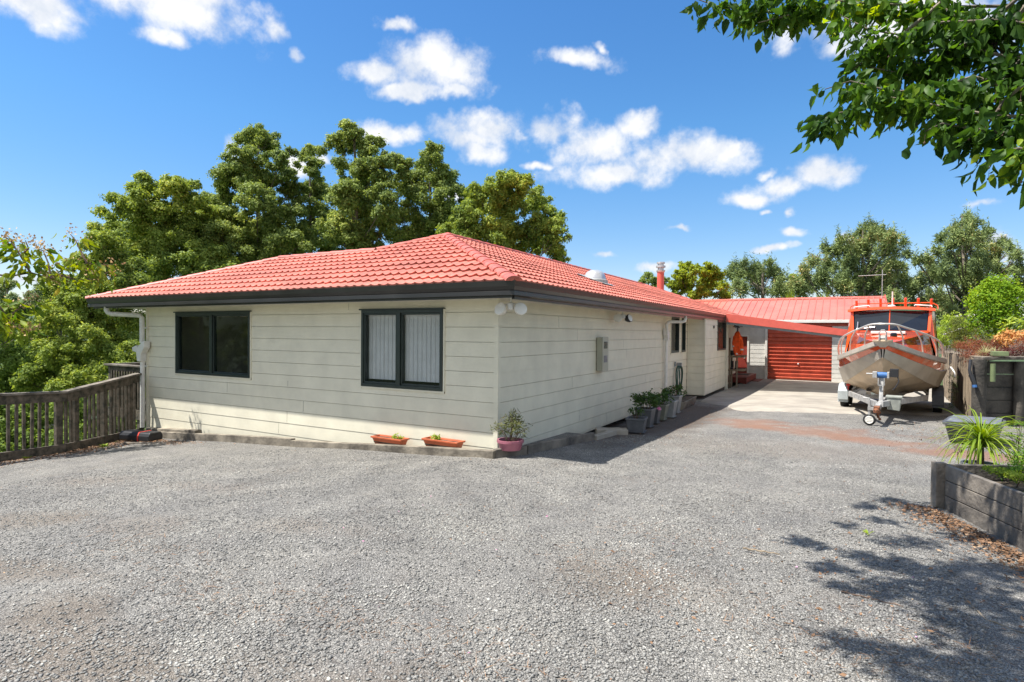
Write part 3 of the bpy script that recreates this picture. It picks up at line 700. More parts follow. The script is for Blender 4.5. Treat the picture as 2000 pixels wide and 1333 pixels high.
    def sf(b):
        b.box(-10.1,e-.06,-e+.06,-.002,ZS-.012,ZS); b.box(.002,e-.06,-.003,ys,ZS-.0135,ZS-.001); b.box(-10.1,XL-.002,0,5.0,ZS-.012,ZS)
        b.box(XL,-.0,-.03,-.004,ZS-.035,ZS-.013); b.box(.004,.03,.0,11.7,ZS-.035,ZS-.014)
    part('soffit','soffit',H,sf)
    prof=[(-.115,0),(-.115,.052),(-.098,.062),(-.125,.115),(-.135,.185),(-.118,.19),(-.11,.17),(0,.16),(0,0)]
    def gf(b):
        # mitred at the corner: sweep profile along three runs
        pts=[((-10.18+.12,5.0),(-1,0)),((-10.18+.12,-e+.12),(-1,-1)),((e-.12,-e+.12),(1,-1)),((e-.12,16.3),(1,0))]
        rings=[]
        for (x,y),(mx,my) in pts: rings.append([(x-mx*o_,y-my*o_,2.232+z) for o_,z in prof])
        n=len(prof)
        for A,B in zip(rings[:-1],rings[1:]):
            b.add(A+B,[(i,(i+1)%n,n+(i+1)%n,n+i) for i in range(n)])
        b.add(rings[0],[tuple(range(n))]); b.add(rings[-1],[tuple(range(n))])
        b.box(e-.13,e-.09,-e+.16,16.3,2.185,2.236); b.box(-10.1,e-.1,-e+.085,-e+.12,2.20,2.236)
        b.box(e-.06,e-.02,16.3,21.5,2.22,2.40)
    part('gutter','gutter',H,gf)
    # roof: tiled slopes seen, plain ones behind
    ze=2.405; rf=MB()
    Lf=lambda h:(-10.18+h) if h<=2.83 else (-7.18+h)
    tiles(rf,(0,-e,ze),(1,0,0),(0,1,0),Lf,lambda h:e-h,3.9)
    tiles(rf,(e,0,ze),(0,1,0),(-1,0,0),lambda h:-e+h,lambda h:21.5-h,3.9)
    z1=ze+3.9*TP; z2=ze+2.83*TP
    P1=(-3.28,3.28,z1);P2=(-4.35,2.21,z2);P3=(-7.35,2.21,z2);P4=(-10.18,5.04,ze);P5=(-7.18,5.04,ze);P6=(-3.28,17.6,z1);P7=(-7.18,21.5,ze)
    rf.add([(-10.18,-e,ze),P3,P4],[(0,1,2)]); rf.add([P3,P2,P5,P4],[(0,1,2,3)]); rf.add([P1,P2,P5,P7,P6],[(0,1,2,3,4)]); rf.add([(e,21.5,ze),P6,P7],[(0,1,2)])
    roof=rf.build('roof','tile',H)
    cb=MB(); up=Vector((0,0,.035))
    for p,q in (((e,-e,ze),P1),(P2,P1),(P3,P2),((-10.18,-e,ze),P3),(P1,P6),((e,21.5,ze),P6)): capline(cb,Vector(p)+up,Vector(q)+up)
    cb.build('ridge_cap','cap',roof,smooth=True)
    # lichen spots and little end cap
    # downpipes
    def dp(b):
        b.tube([(.52,9.25,2.25),(.52,9.25,2.14),(.50,9.24,2.09),(.44,9.22,2.075),(.18,9.0,2.07),(.13,8.97,2.06),(.10,8.93,2.03),(.09,8.9,1.98),(.09,8.9,1.86)],.045,12)
        b.tube([(.09,8.9,1.7),(.09,8.9,-.33)],.044,12)
    part('downpipe','plastic_white',H,dp,smooth=True)
    def rh(b):
        b.prism([(8.80,1.90),(9.0,1.76),(9.0,1.64),(8.93,1.60),(8.93,1.55),(8.85,1.55),(8.85,1.62),(8.80,1.70)],'x',.03,.155)
    part('rain_head','plastic_white',H,rh,bevel=.012)
    def dpl(b):
        b.tube([(-9.62,-.5,2.24),(-9.62,-.5,2.16),(-9.6,-.48,2.11),(-9.54,-.45,2.08),(-9.15,-.14,2.06),(-9.07,-.1,2.05),(-9.03,-.08,2.0),(-9.02,-.08,1.92),(-9.02,-.08,1.45)],.05,12)
        b.tube([(-9.0,-.08,1.28),(-9.01,-.08,-.4)],.048,12)
        for z in (1.78,.95): b.box(-8.99,-8.86,-.07,-.05,z-.012,z+.012)
    part('downpipe','plastic_white',H,dpl,smooth=True)
    def rhl(b):
        b.prism([(-9.28,1.35),(-9.26,1.27),(-9.12,1.25),(-9.08,1.05),(-8.95,1.05),(-8.93,1.22),(-8.80,1.36),(-8.80,1.50),(-8.9,1.47),(-9.08,1.34),(-9.12,1.40)],'y',-.16,-.03)
    part('rain_head','plastic_white',H,rhl,bevel=.01)
    # flue, skylight dome
    fx,fy=-3.18,20.2
    def fl(b): b.lathe((fx,fy,0),[(.16,3.2),(.16,4.62)],18)
    fo=part('flue','fascia',H,fl,smooth=True)
    def fc(b): b.lathe((fx,fy,0),[(.17,4.62),(.2,4.66),(.2,4.72),(.14,4.74),(.14,4.83),(.22,4.85),(.22,4.93),(.14,4.95),(.14,5.02),(.19,5.03),(.19,5.10),(.05,5.11)],18)
    part('flue_cowl','silver',fo,fc,smooth=True)
    sx,sy=-.98,6.25; sz=ze+(.62-sx)*TP
    def sk(b): b.lathe((sx,sy,sz),[(.27,-.08),(.27,.07),(.26,.10),(.24,.17),(.20,.23),(.12,.275),(.04,.285)],24)
    sky=part('skylight','silver',H,sk,smooth=True)
    def sb(b):
        for i in range(1): b.add([(sx-.36,sy-.36,sz+.36*TP+.06),(sx-.36,sy+.36,sz+.36*TP+.06),(sx+.42,sy+.36,sz-.42*TP+.06),(sx+.42,sy-.36,sz-.42*TP+.06)],[(0,1,2,3)])
        b.lathe((sx,sy,sz),[(.32,-.1),(.32,.03),(.27,.05)],24)
    part('flashing','galv',sky,sb)
    # small number plate
    part('number_plate','dark',H,lambda b:b.box(bx+.02,bx+.03,13.05,13.2,1.93,2.02))
make_house()
# meter box, lights, hose: fixed to the wall but things one could unscrew
t=thing('meter_box','tall cream electricity meter box on the shaded side wall','meter box',(0,3.9,0))
part('body','meter',t,lambda b:b.box(.02,.135,-.05,.27,.98,1.66),bevel=.006)
part('lid','meter',t,lambda b:b.box(.137,.15,-.056,.276,.975,1.668),bevel=.004)
for z in (1.5,1.22):
    part('meter_window','metglass' if z>1.4 else 'sheetgrey',t,lambda b:b.box(.15,.158,.02,.2,z-.07,z+.07),bevel=.015)
def lamp(name,label,x,y,z,yaw,dark=False):
    t=thing(name,label,'security light',(x,y,z),yaw,'security lights under the eaves')
    part('bracket','plastic_white',t,lambda b:(b.box(-.07,.07,-.05,.05,-.02,-.001),b.tube([(0,0,-.02),(0,0,-.09)],.014),b.tube([(-.12,0,-.12),(0,0,-.08),(.12,0,-.12)],.012)),smooth=True)
    part('sensor','plastic_white',t,lambda b:b.lathe((0,-.02,-.13),[(.02,-.055),(.045,-.04),(.05,0),(.04,.04),(.01,.055)],14),smooth=True)
    for s in (-1,1):
        h=thing_part('lamp_head',t,(s*.135,-.03,-.17),(R(72),0,R(s*28)))
        m='white' if not(dark and s>0) else 'black'
        b=MB(); b.lathe((0,0,0),[(.03,-.09),(.055,-.07),(.085,-.01),(.09,.03),(.084,.034)],20); o=b.build('shade',m,None,smooth=True); join_into(h,o)
        b=MB(); b.lathe((0,0,0),[(.08,.0352),(.04,.037)],20); o=b.build('lens','white',h,smooth=True)
def thing_part(name,parent,loc,rot):
    me=bpy.data.meshes.new(name); o=bpy.data.objects.new(name,me); COL.objects.link(o); o.parent=parent; o.location=loc; o.rotation_euler=rot; return o
def join_into(h,o):
    h.data=o.data; h.data.name=h.name; bpy.data.objects.remove(o)
lamp('security_light','twin white floodlights with a sensor under the front corner of the eave',.33,-.2,2.232,R(20))
lamp('security_light','twin floodlight with one black head under the side eave, past the corner',.25,4.75,2.232,R(50),True)
t=thing('garden_hose','dark green hose coiled in loops on a wall hook above the potted plants','hose',(.02,10.2,0))
def hs(b):
    for k,(w,dz,o) in enumerate(((.20,1.0,.06),(.27,.92,.09),(.23,1.08,.12),(.16,.85,.15),(.30,.78,.1))):
        pts=[]
        for i in range(25):
            a=math.pi*2*i/24; pts.append((o+.02*math.sin(a*2),.1+w*math.sin(a)*(1.0+.1*math.cos(a)),.78-dz/2+dz/2*math.cos(a)))
        b.tube(pts,.013,6,cap=False)
    b.tube([(.12,.2,.0),(.2,.3,-.2),(.25,.28,-.3)],.013,6)
part('hose_loops','hose',t,hs,smooth=True)
part('hook','potpale',t,lambda b:b.box(0,.04,-.10,-.05,.78,.92),bevel=.01)
part('hook','potpale',t,lambda b:b.box(0,.14,.20,.27,.76,.88),bevel=.01)
# ------------------------------------------------------------ garage + carport
def make_garage():
    G=thing('garage','white block garage with a red ribbed iron gable roof and red roller door','garage',(0,0,0))
    Y0=22.15; zg=-.36; ze=2.36
    gp=lambda u,o,z:(u,Y0-o,z)
    door=(-.55,.42,zg+.2,1.64); rd=(1.30,3.91,zg,2.12)
    def w(b):
        siding(b,gp,-2.5,6.0,zg,1.9 if False else 2.12,[door,rd],zb=zg,bh=.2,t=.006)
        b.quad((6,Y0,zg),(6,29,zg),(6,29,ze),(6,Y0,ze)); b.quad((-2.5,29,zg),(6,29,zg),(6,29,ze),(-2.5,29,ze)); b.quad((-2.5,Y0,zg),(-2.5,29,zg),(-2.5,29,ze),(-2.5,Y0,ze))
        b.add([(6,Y0,ze),(6,29,ze),(6,25.6,3.5)],[(0,1,2)])
    part('wall','block',G,w)
    def up(b):
        siding(b,gp,-2.5,6.0,2.12,ze,[],zb=2.12,bh=.12,t=.02)
    part('upper_cladding','rollerdoor',G,up)
    part('door_frame','white',G,lambda b:(b.box(door[1],door[1]+.07,Y0-.05,Y0+.02,zg,1.70),b.box(door[0]-.07,door[1],Y0-.05,Y0+.02,1.64,1.71),b.box(rd[0]-.11,rd[0]-.02,Y0-.06,Y0+.02,zg,2.12)))
    d=part('door','door',G,lambda b:b.box(door[0],door[1],Y0+.03,Y0+.07,zg,1.64))
    part('handle','silver',d,lambda b:(b.lathe((door[1]-.12,Y0+.03,.62),[(.03,0),(.03,-.02),(.015,-.03),(.03,-.05),(.02,-.08)],12,axis='y')),smooth=True)
    # roller door: ribbed curtain
    b=MB(); z=zg+.02; pr=[]
    per=.168
    while z<2.12:
        pr+=[(Y0+.06,z),(Y0+.058,z+.075),(Y0+.052,z+.09),(Y0+.02,z+.118),(Y0+.0,z+.128),(Y0+.0,z+.142),(Y0+.055,z+.160)]; z+=per
    b.strip([(rd[0],y,z) for y,z in pr],[(rd[1],y,z) for y,z in pr]); ro=b.build('roller_door','rollerdoor',G)
    part('handle','silver',ro,lambda b:(b.box(2.56,2.60,Y0-.03,Y0+.02,.38,.46),b.lathe((2.58,Y0+.0,.42),[(.04,0),(.04,-.03),(.02,-.05)],12,axis='y')))
    # ribbed roof, front slope + back slope
    rs=MB(); yr=25.6; zr=3.56; y_e=Y0-.22; zE=ze+.03
    def slope(ya,za,yb,zb):
        x=-3.0; A=[];B=[]
        while x<6.0:
            for dx,dz in ((0,0),(.13,0),(.145,.035),(.17,.035),(.185,0)):
                A.append((min(x+dx,6.02),ya,za+dz)); B.append((min(x+dx,6.02),yb,zb+dz))
            x+=.315 if False else .30
        rs.strip(A,B)
    slope(y_e,zE,yr,zr); slope(29.2,zE-.05,yr,zr)
    rs.build('roof','iron',G)
    part('ridge_cap','cap',G,lambda b:b.prism([(yr-.22,zr-.045),(yr,zr+.055),(yr+.22,zr-.045),(yr,zr+.03)],'x',-3,6.04))
    part('barge','fascia',G,lambda b:(b.beam((6.03,y_e,zE+.01),(6.03,yr,zr+.02),.03,.2),b.beam((6.03,yr,zr+.02),(6.03,29.2,zE),.03,.2)))
    part('gutter','white',G,lambda b:b.box(-2.9,6.0,y_e-.09,y_e+.02,zE-.12,zE+.01),bevel=.01)
make_garage()
def make_carport():
    G=thing('carport','lean-to carport with sloping red fascia and dark clear sheet roof before the garage','carport',(0,0,0))
    ya,yb=15.0,20.9; xa,xb=.66,5.3
    za=lambda x:2.16-(x-.85)*.127
    def rf(b):
        A=[];B=[];x=xa;i=0
        while x<=xb+1e-3:
            z=za(x)+.20+(.02 if i%2 else 0); A.append((x,ya+.02,z)); B.append((x,yb,z)); x+=.06; i+=1
        b.strip(A,B)
    part('roof','poly',G,rf)
    def fs(b):
        b.add([(xa-.02,ya,za(xa)+.0),(xb,ya,za(xb)+.0),(xb,ya,za(xb)+.20),(xa-.02,ya,za(xa)+.30),(xa-.02,ya+.03,za(xa)),(xb,ya+.03,za(xb)),(xb,ya+.03,za(xb)+.20),(xa-.02,ya+.03,za(xa)+.30)],[(0,1,2,3),(4,5,6,7),(0,1,5,4),(2,3,7,6),(1,2,6,5),(0,3,7,4)])
    part('fascia','fascia',G,fs)
    part('front_beam','galvgreen',G,lambda b:b.beam((xa,ya+.06,za(xa)-.04),(xb,ya+.06,za(xb)-.04),.06,.09))
    def rt(b):
        for y in (17,19,20.8): b.beam((xa-.6,y,za(xa)+.10),(xb,y,za(xb)+.10),.05,.12)
    part('rafters','timber',G,rt)
    for y in (15.1,20.8): part('post','galvgreen',G,lambda b:b.box(5.15,5.24,y,y+.09,-.33,za(5.2)))
make_carport()
t=thing('tv_antenna','thin television antenna on a pole above the garage roof','antenna',(5.86,24.5,0))
part('mast','galv',t,lambda b:b.tube([(0,0,3.3),(0,0,4.75)],.02,6))
part('boom','galv',t,lambda b:(b.tube([(-.95,0,4.5),(.15,0,4.52)],.012,5),[b.tube([(-.9+i*.14,-.25,4.5),(-.9+i*.14,.25,4.5)],.008,4) for i in range(8)]))
# ------------------------------------------------------------ porch things
t=thing('entry_step','red oxide timber entry platform with a grey door mat on it','step',(0,0,0))
part('platform','deckred',t,lambda b:(b.box(-.05,.87,18.65,21.7,-.28,-.05),b.box(.72,.87,18.65,18.75,-.35,-.28),b.box(.72,.87,21.6,21.7,-.35,-.28)),bevel=.008)
part('lower_board','deckred',t,lambda b:b.box(.88,1.15,20.3,21.7,-.35,-.29))
tag(part('door_mat','rubber',None,lambda b:b.box(.12,.72,20.2,21.1,-.049,-.035)),'dark rubber mat lying on the red entry platform','door mat')
t=thing('hi_vis_jacket','bright orange work jacket with pale reflective bands hanging by the porch','jacket',(.84,16.35,0))
def jk(b):
    prof=[(.0,1.83,.05,.03),(0,1.78,.09,.06),(.0,1.62,.14,.09),(-.01,1.35,.17,.10),(.01,1.15,.16,.10),(.02,1.0,.13,.09)]
    rings=[]
    for cx,z,rx,ry in prof: rings.append([(cx+rx*math.cos(a)*(1+.13*math.sin(3*a+z*6)),ry*math.sin(a)*(1+.2*math.sin(5*a)),z-.03*math.sin(2*a)) for a in [2*math.pi*i/20 for i in range(20)]])
    b.add([p for r_ in rings for p in r_],[(i*20+k,i*20+(k+1)%20,(i+1)*20+(k+1)%20,(i+1)*20+k) for i in range(len(rings)-1) for k in range(20)])
    b.tube([(.10,0,1.66),(.155,-.03,1.4),(.17,-.04,1.2),(.15,-.05,1.02)],[.06,.065,.06,.05],10)
    b.tube([(-.10,0,1.66),(-.13,-.03,1.4),(-.09,-.05,1.15),(-.03,-.05,.93)],[.06,.065,.06,.05],10)
part('cloth','orange2',t,jk,smooth=True)
for a_,c_,r_ in (((-.132,-.032,1.30),(-.118,-.04,1.25),.068),((.168,-.04,1.19),(.16,-.045,1.13),.066),((-.03,-.05,1.02),(-.02,-.05,.97),.054)):
    part('reflective_band','white',t,lambda b:b.tube([a_,c_],r_,10),smooth=True)
t=thing('hat_rack','dark round hats bunched on a hook above the orange jacket','hats',(.84,16.35,0))
part('hook','black',t,lambda b:b.tube([(0,0,2.2),(0,0,1.82)],.025))
part('hats','black',t,lambda b:[b.lathe((dx,dy,z),[(.11,0),(.10,.02),(.06,.03),(.05,.08),(.01,.1)],12) for dx,dy,z in ((-.07,0,2.02),(.08,.02,2.03),(0,-.05,1.98))],smooth=True)
t=thing('porch_shelf','pale timber shelf stand with three tiers beside the red step','shelf',(.75,16.7,0))
part('uprights','palelog',t,lambda b:(b.box(-.28,-.22,0,.06,-.35,1.6),b.box(.0,.05,0,.06,-.35,1.0),b.box(-.28,-.22,.5,.56,-.35,1.0)))
for z in (.32,.84): part('shelf_board','palelog',t,lambda b:b.prism([(-.3,z),(.30,z),(.30,z+.09),(-.3,z+.05)],'y',-.02,.6))
tag(part('boots','black',None,lambda b:[(b.box(.52+i*.16,.62+i*.16,16.75,17.0,.37,.45),b.box(.52+i*.16,.62+i*.16,16.88,17.0,.45,.70)) for i in range(2)],bevel=.02),'pair of black boots on the middle tier of the porch shelf','boots')
tag(part('storage_bin','black',None,lambda b:b.lathe((.58,17.0,.93),[(.13,0),(.15,.16),(.13,.18)],16)),'dark round tin standing on the top tier of the porch shelf','tin')
part('post','board',bpy.data.objects['house'],lambda b:(b.box(.52,.62,15.56,15.66,-.35,2.2),b.box(.1,.52,15.56,15.6,1.75,2.2)))
# ------------------------------------------------------------ fence by the drive
def make_fence():
    F=thing('timber_railing','weathered timber baluster fence running from the house corner along the drive','fence',(0,0,0))
    P=[(-9.02,-.17),(-8.16,-1.9),(-8.02,-5.2)]
    top=[.80,.60,.74]; bot=[-.50,-.46,-.42]
    for i in range(2):
        (x0,y0),(x1,y1)=P[i],P[i+1]; L_=math.hypot(x1-x0,y1-y0)
        d=Vector((x1-x0,y1-y0,0))/L_; n=Vector((-d.y,d.x,0)); 
        if n.x>0: n=-n
        A=Vector((x0,y0,0));B=Vector((x1,y1,0))
        part('handrail','rail',F,lambda b:b.beam(A+Vector((0,0,top[i]-.022))-d*.02,B+Vector((0,0,top[i+1]-.022))+d*.04,.15,.042),bevel=.006)
        part('rail','timber',F,lambda b:b.beam(A+Vector((0,0,top[i]-.12))-n*.02,B+Vector((0,0,top[i+1]-.12))-n*.02,.04,.15),bevel=.004)
        part('bottom_rail','timber',F,lambda b:b.beam(A+Vector((0,0,bot[i]))-n*.0,B+Vector((0,0,bot[i+1]))-n*.0,.06,.16),bevel=.004)
        k=int(L_/.112)
        for j in range(k):
            t=(j+.5)/k; p=A.lerp(B,t); zt=top[i]*(1-t)+top[i+1]*t-.06; zb=bot[i]*(1-t)+bot[i+1]*t-.02
            if (j in (1,7,8,13)) if i==0 else (j in (1,8,9,16,22,28)):
                continue
            tw_=random.uniform(-.012,.012)
            part('baluster','timber',F,lambda b:b.beam(p+n*.045+Vector((0,0,zb)),p+n*.045+d*tw_+Vector((0,0,zt)),.042,.042,up=tuple(n)))
        for t in ((.10,.48,.86) if i==0 else (.03,.42,.80)):
            p=A.lerp(B,t); zt=top[i]*(1-t)+top[i+1]*t-.05
            part('post','timber',F,lambda b:b.beam(p+n*.05+Vector((0,0,-1.9)),p+n*.05+Vector((0,0,zt)),.10,.10,up=tuple(n)),bevel=.006)
make_fence()
def make_deck():
    D=thing('side_deck','raised timber deck with its own dark railing beyond the left wall of the house','deck',(0,0,0))
    part('floor','rail',D,lambda b:b.box(-11.2,-8.98,.3,6,-.12,-.04))
    part('joist','timber',D,lambda b:(b.box(-11.2,-8.98,.27,.32,-.35,-.125),b.box(-11.22,-11.17,.32,6,-.35,-.125)))
    part('handrail','rail',D,lambda b:(b.box(-11.3,-8.98,.24,.40,.87,.91),b.box(-11.3,-11.14,.4,6,.87,.91)),bevel=.006)
    part('rail','timber',D,lambda b:(b.box(-11.2,-8.98,.31,.345,.74,.868),b.box(-11.22,-11.19,.345,6,.74,.868)))
    for x,y in ((-11.15,.33),(-9.9,.33),(-11.2,3),(-11.2,5.8)):
        part('post','timber',D,lambda b:b.box(x-.05,x+.05,y-.05+.02,y+.07,-3.5,.86),bevel=.005)
    for j in range(18):
        part('baluster','timber',D,lambda b:b.box(-11.02+j*.115,-10.98+j*.115,.27,.305,-.1,.76))
    for j in range(12):
        part('baluster','timber',D,lambda b:b.box(-11.24,-11.2,.6+j*.45,.64+j*.45,-.1,.76))
make_deck()
# ------------------------------------------------------------ timber edging along the house
def edging(name,label,p,q,w,h,m,z=None,g='edging timbers along the base of the house'):
    d=(Vector(q)-Vector(p)); L_=d.length; a=math.atan2(d.y,d.x)
    t=MB(); n=8
    top=[];N_=[]
    for i in range(n+1):
        x=L_*i/n; jz=random.uniform(-.006,.006)
        N_.append([(x,-w/2,-.1),(x,w/2,-.1),(x,w/2+random.uniform(-.004,.004),h+jz),(x,-w/2+random.uniform(-.005,.005),h+jz)])
    sl=(Vector(q).z-Vector(p).z)/L_
    vs=[(x,y,zz+x*sl) for r_ in N_ for x,y,zz in r_]
    fs=[(i*4+k,i*4+(k+1)%4,(i+1)*4+(k+1)%4,(i+1)*4+k) for i in range(n) for k in range(4)]+[(3,2,1,0),(n*4,n*4+1,n*4+2,n*4+3)]
    t.add(vs,fs); o=t.build(name,m,None,bevel=.008); o.location=p; o.rotation_euler=(0,0,a)
    return tag(o,label,'edging',g)
edging('edging_timber','long pale edging timber at the house front, under the left window',(-8.85,-.13,-.60),(-4.1,-.17,-.31),.10,.155,'edge')
edging('edging_timber','long edging timber at the house front, below the orange planters and right window',(-4.08,-.20,-.305),(.16,-.33,-.012),.10,.125,'edge')
edging('edging_timber','short mossy edging piece turning the front house corner beside the pink pot',(.14,-.30,-.01),(.40,.14,-.01),.09,.13,'sleeper')
edging('edging_timber','mossy edging timber along the shaded side wall behind the pink pot',(.40,.15,-.02),(.70,1.95,-.06),.08,.14,'sleeper')
edging('concrete_kerb_block','pale concrete edging block lying between the mossy timber and the stone slab',(.72,1.95,-.07),(.80,2.95,-.085),.12,.09,'conc')
edging('stone_slab','flat stone slab lying under the house edge beside the first grey pot',(.45,2.75,-.09),(.95,3.0,-.09),.30,.10,'conc')
edging('timber_offcut','weathered plank offcut resting on the left end of the front edging timber',(-8.8,-.05,-.43),(-7.0,-.07,-.32),.16,.04,'edge')
# ------------------------------------------------------------ leaves and litter
def scatter(name,n,fn,size,m,label=None,cat=None,lift=.012,asp=.5,**kw):
    P=[]
    while len(P)<n:
        x,y=fn()
        P.append((x,y,g1(x,y)+lift+.010*math.sin(x*1.9+y*.7)+random.random()*.012))
    P=np.array(P); k=len(P)
    D=unit(np.concatenate([rng.normal(size=(k,2)),rng.normal(size=(k,1))*.25],1)); Nn=unit(np.concatenate([rng.normal(size=(k,2))*.5,np.ones((k,1))],1))
    L_=size*(.5+rng.random(k)); o=leafobj(name,P,D,Nn,L_,L_*asp,m); return tag(o,label,cat,kind='stuff')
def alongfence():
    t=random.random(); 
    if t<.4: u=random.random(); x=-9+.85*u;y=-.2-1.7*u
    else: u=random.random(); x=-8.15+.15*u; y=-1.9-4.0*u
    return x+.12+abs(random.gauss(0,.26)),y+random.gauss(0,.1)
scatter('leaf_litter',3200,alongfence,.035,'litter','brown dead leaves drifted along the foot of the timber fence','dead leaves')
scatter('leaf_litter',1300,lambda:(-8.6+abs(random.gauss(0,.9)),-.35-abs(random.gauss(0,.22))),.03,'litter','brown dead leaves around the black case and front edging','dead leaves')
def plan():
    u=random.random(); x=5.2+u*.9; y=.0-2.2*u; return x-.05-abs(random.gauss(0,.20)),y-.1*random.random()
scatter('leaf_litter',2400,plan,.032,'litter','brown leaf litter at the foot of the timber planter','dead leaves')
scatter('leaf_litter',900,lambda:(random.uniform(1,6.5),random.uniform(-6,5)),.02,'litter','scattered dry leaf bits over the right of the gravel drive','dead leaves',asp=.35)
scatter('leaf_litter',600,lambda:(random.gauss(4.6,.9),random.gauss(-2.8,1.2)),.028,'litter','dry leaves lying in the shade patches on the gravel','dead leaves')
scatter('leaf_litter',900,lambda:(random.uniform(.55,1.9),random.uniform(1.5,9.5)),.02,'litter','leaf crumbs on the dark soil beside the grey pots','dead leaves')
scatter('leaf_litter',350,lambda:(random.uniform(-7,3),random.uniform(-6,-.5)),.018,'litter','few dry leaf bits over the left of the gravel drive','dead leaves',asp=.35)
scatter('leaf_litter',500,lambda:(random.gauss(6.0,.6),random.gauss(5.0,1.2)),.03,'litter','dry leaves under the boat trailer and beside the grey tub','dead leaves')
scatter('needle_litter',2600,lambda:(lambda c:(c[0]+random.gauss(0,.42),c[1]+random.gauss(0,.16)))(random.choice(((3.2,-4.9),(2.6,-4.6),(3.6,-3.3),(2.9,-3.0),(1.6,-4.7),(.6,-4.9),(-.6,-4.6),(4.4,-3.6),(3.0,-2.2),(4.9,-3.2)))),.055,'litter','fine orange-brown needles in loose patches on the near gravel','needle litter',asp=.045)
scatter('fallen_petals',26,lambda:(random.uniform(0.5,5.5),random.uniform(-5.2,-2)),.02,'petal','tiny pink petals dropped on the gravel near the camera','petals')
def stick(label,pts,r,m='twig'):
    b=MB(); n=12; P=[]
    for i in range(n+1):
        t=i/n*(len(pts)-1); k=min(int(t),len(pts)-2); p=Vector(pts[k]).lerp(Vector(pts[k+1]),t-k); P.append((p.x,p.y,g1(p.x,p.y)+.012+r+.004*math.sin(i*2)))
    b.tube(P,[r*(1-.5*i/n) for i in range(n+1)],6); o=b.build('fallen_stick',m,None,smooth=True)
    tag(o,label,'stick','sticks fallen on the drive')
stick('pale straight stick lying alone on open gravel left of the tree shade',[(3.66,-2.25),(3.93,-2.24)],.008,'palelog')
stick('thin pale stick on gravel before the planter box at far right',[(5.05,-2.45),(5.12,-2.75),(5.35,-2.9)],.006,'palelog')
stick('long thin brown stick within the big tree shade',[(4.35,-2.75),(4.7,-2.8)],.005)
stick('grey flattish driftwood stick in the leaves before the black case',[(-8.0,-.98),(-7.5,-.84),(-7.05,-.72)],.022,'rail')
stick('short forked twig in the lower right shade patch',[(4.45,-3.9),(4.55,-4.1)],.007)
# weeds
def weed(label,x,y,s,m='Lyel',n=14):
    t=thing('weed',label,'weed',(x,y,g1(x,y)),0,'small weeds in the gravel')
    a=rng.random(n)*6.28; D=np.stack([np.cos(a),np.sin(a),.5+rng.random(n)],1); P=np.zeros((n,3))+unit(D)*s*.3
    leafobj('leaves',P,D,unit(np.stack([-D[:,0]*.5,-D[:,1]*.5,np.ones(n)],1)),s*(.5+rng.random(n)*.5),s*.4*np.ones(n),m,t,bend=.5)
weed('bright green seedling in dead leaves before the black case',-7.95,-1.35,.11); weed('low bright weed at the fence foot, far left edge',-8.0,-2.55,.08); weed('single small weed on gravel near the planter litter',4.55,-1.3,.05)
# ------------------------------------------------------------ case, planters, pots
C_=thing('hard_case','black plastic hard case with a red strap lying by the fence corner','case',(-8.25,-.52,g1(-8.25,-.52)),R(12))
part('shell','black',C_,lambda b:b.prism([(-.17,.03),(.17,.03),(.17,.13),(.13,.20),(-.13,.20),(-.17,.13)],'x',-.40,.40),bevel=.02)
part('foot','black',C_,lambda b:(b.box(-.3,-.2,-.12,.12,0,.03),b.box(.2,.3,-.12,.12,0,.03)))
part('strap','strap',C_,lambda b:b.prism([(-.176,.025),(.176,.025),(.176,.133),(.134,.206),(-.134,.206),(-.176,.133)],'x',.10,.128))
def trough(label,x0,x1,y,z,plants):
    t=thing('planter_trough',label,'planter',((x0+x1)/2,y,z),R(-2),'terracotta planter troughs'); L_=(x1-x0)/2
    def pb(b):
        r=[(L_-.05,.055,0),(L_-.02,.085,.10),(L_,.105,.105),(L_,.105,.13),(L_-.02,.085,.13),(L_-.03,.075,.10)]
        v=[]
        for lx,ly,z_ in r: v+=[(-lx,-ly,z_),(lx,-ly,z_),(lx,ly,z_),(-lx,ly,z_)]
        f=[(i*4+k,i*4+(k+1)%4,i*4+4+(k+1)%4,i*4+4+k) for i in range(len(r)-1) for k in range(4)]+[(3,2,1,0)]
        b.add(v,f)
    part('trough','terra',t,pb,bevel=.004)
    part('soil','soil',t,lambda b:b.box(-L_+.04,L_-.04,-.07,.07,.03,.105))
    cl=[(px,0,.14,r_) for px,r_ in plants]; crown('plant',cl,26000,.035,'Lyel',t,asp=.6)
trough('terracotta planter trough on the front edging, nearer the middle of the wall',-2.2,-1.56,-.155,-.055,[(.12,.055),(.22,.035)])
trough('terracotta planter trough on the front edging, nearer the pink pot',-1.17,-.50,-.165,.01,[(-.17,.05),(-.1,.04)])
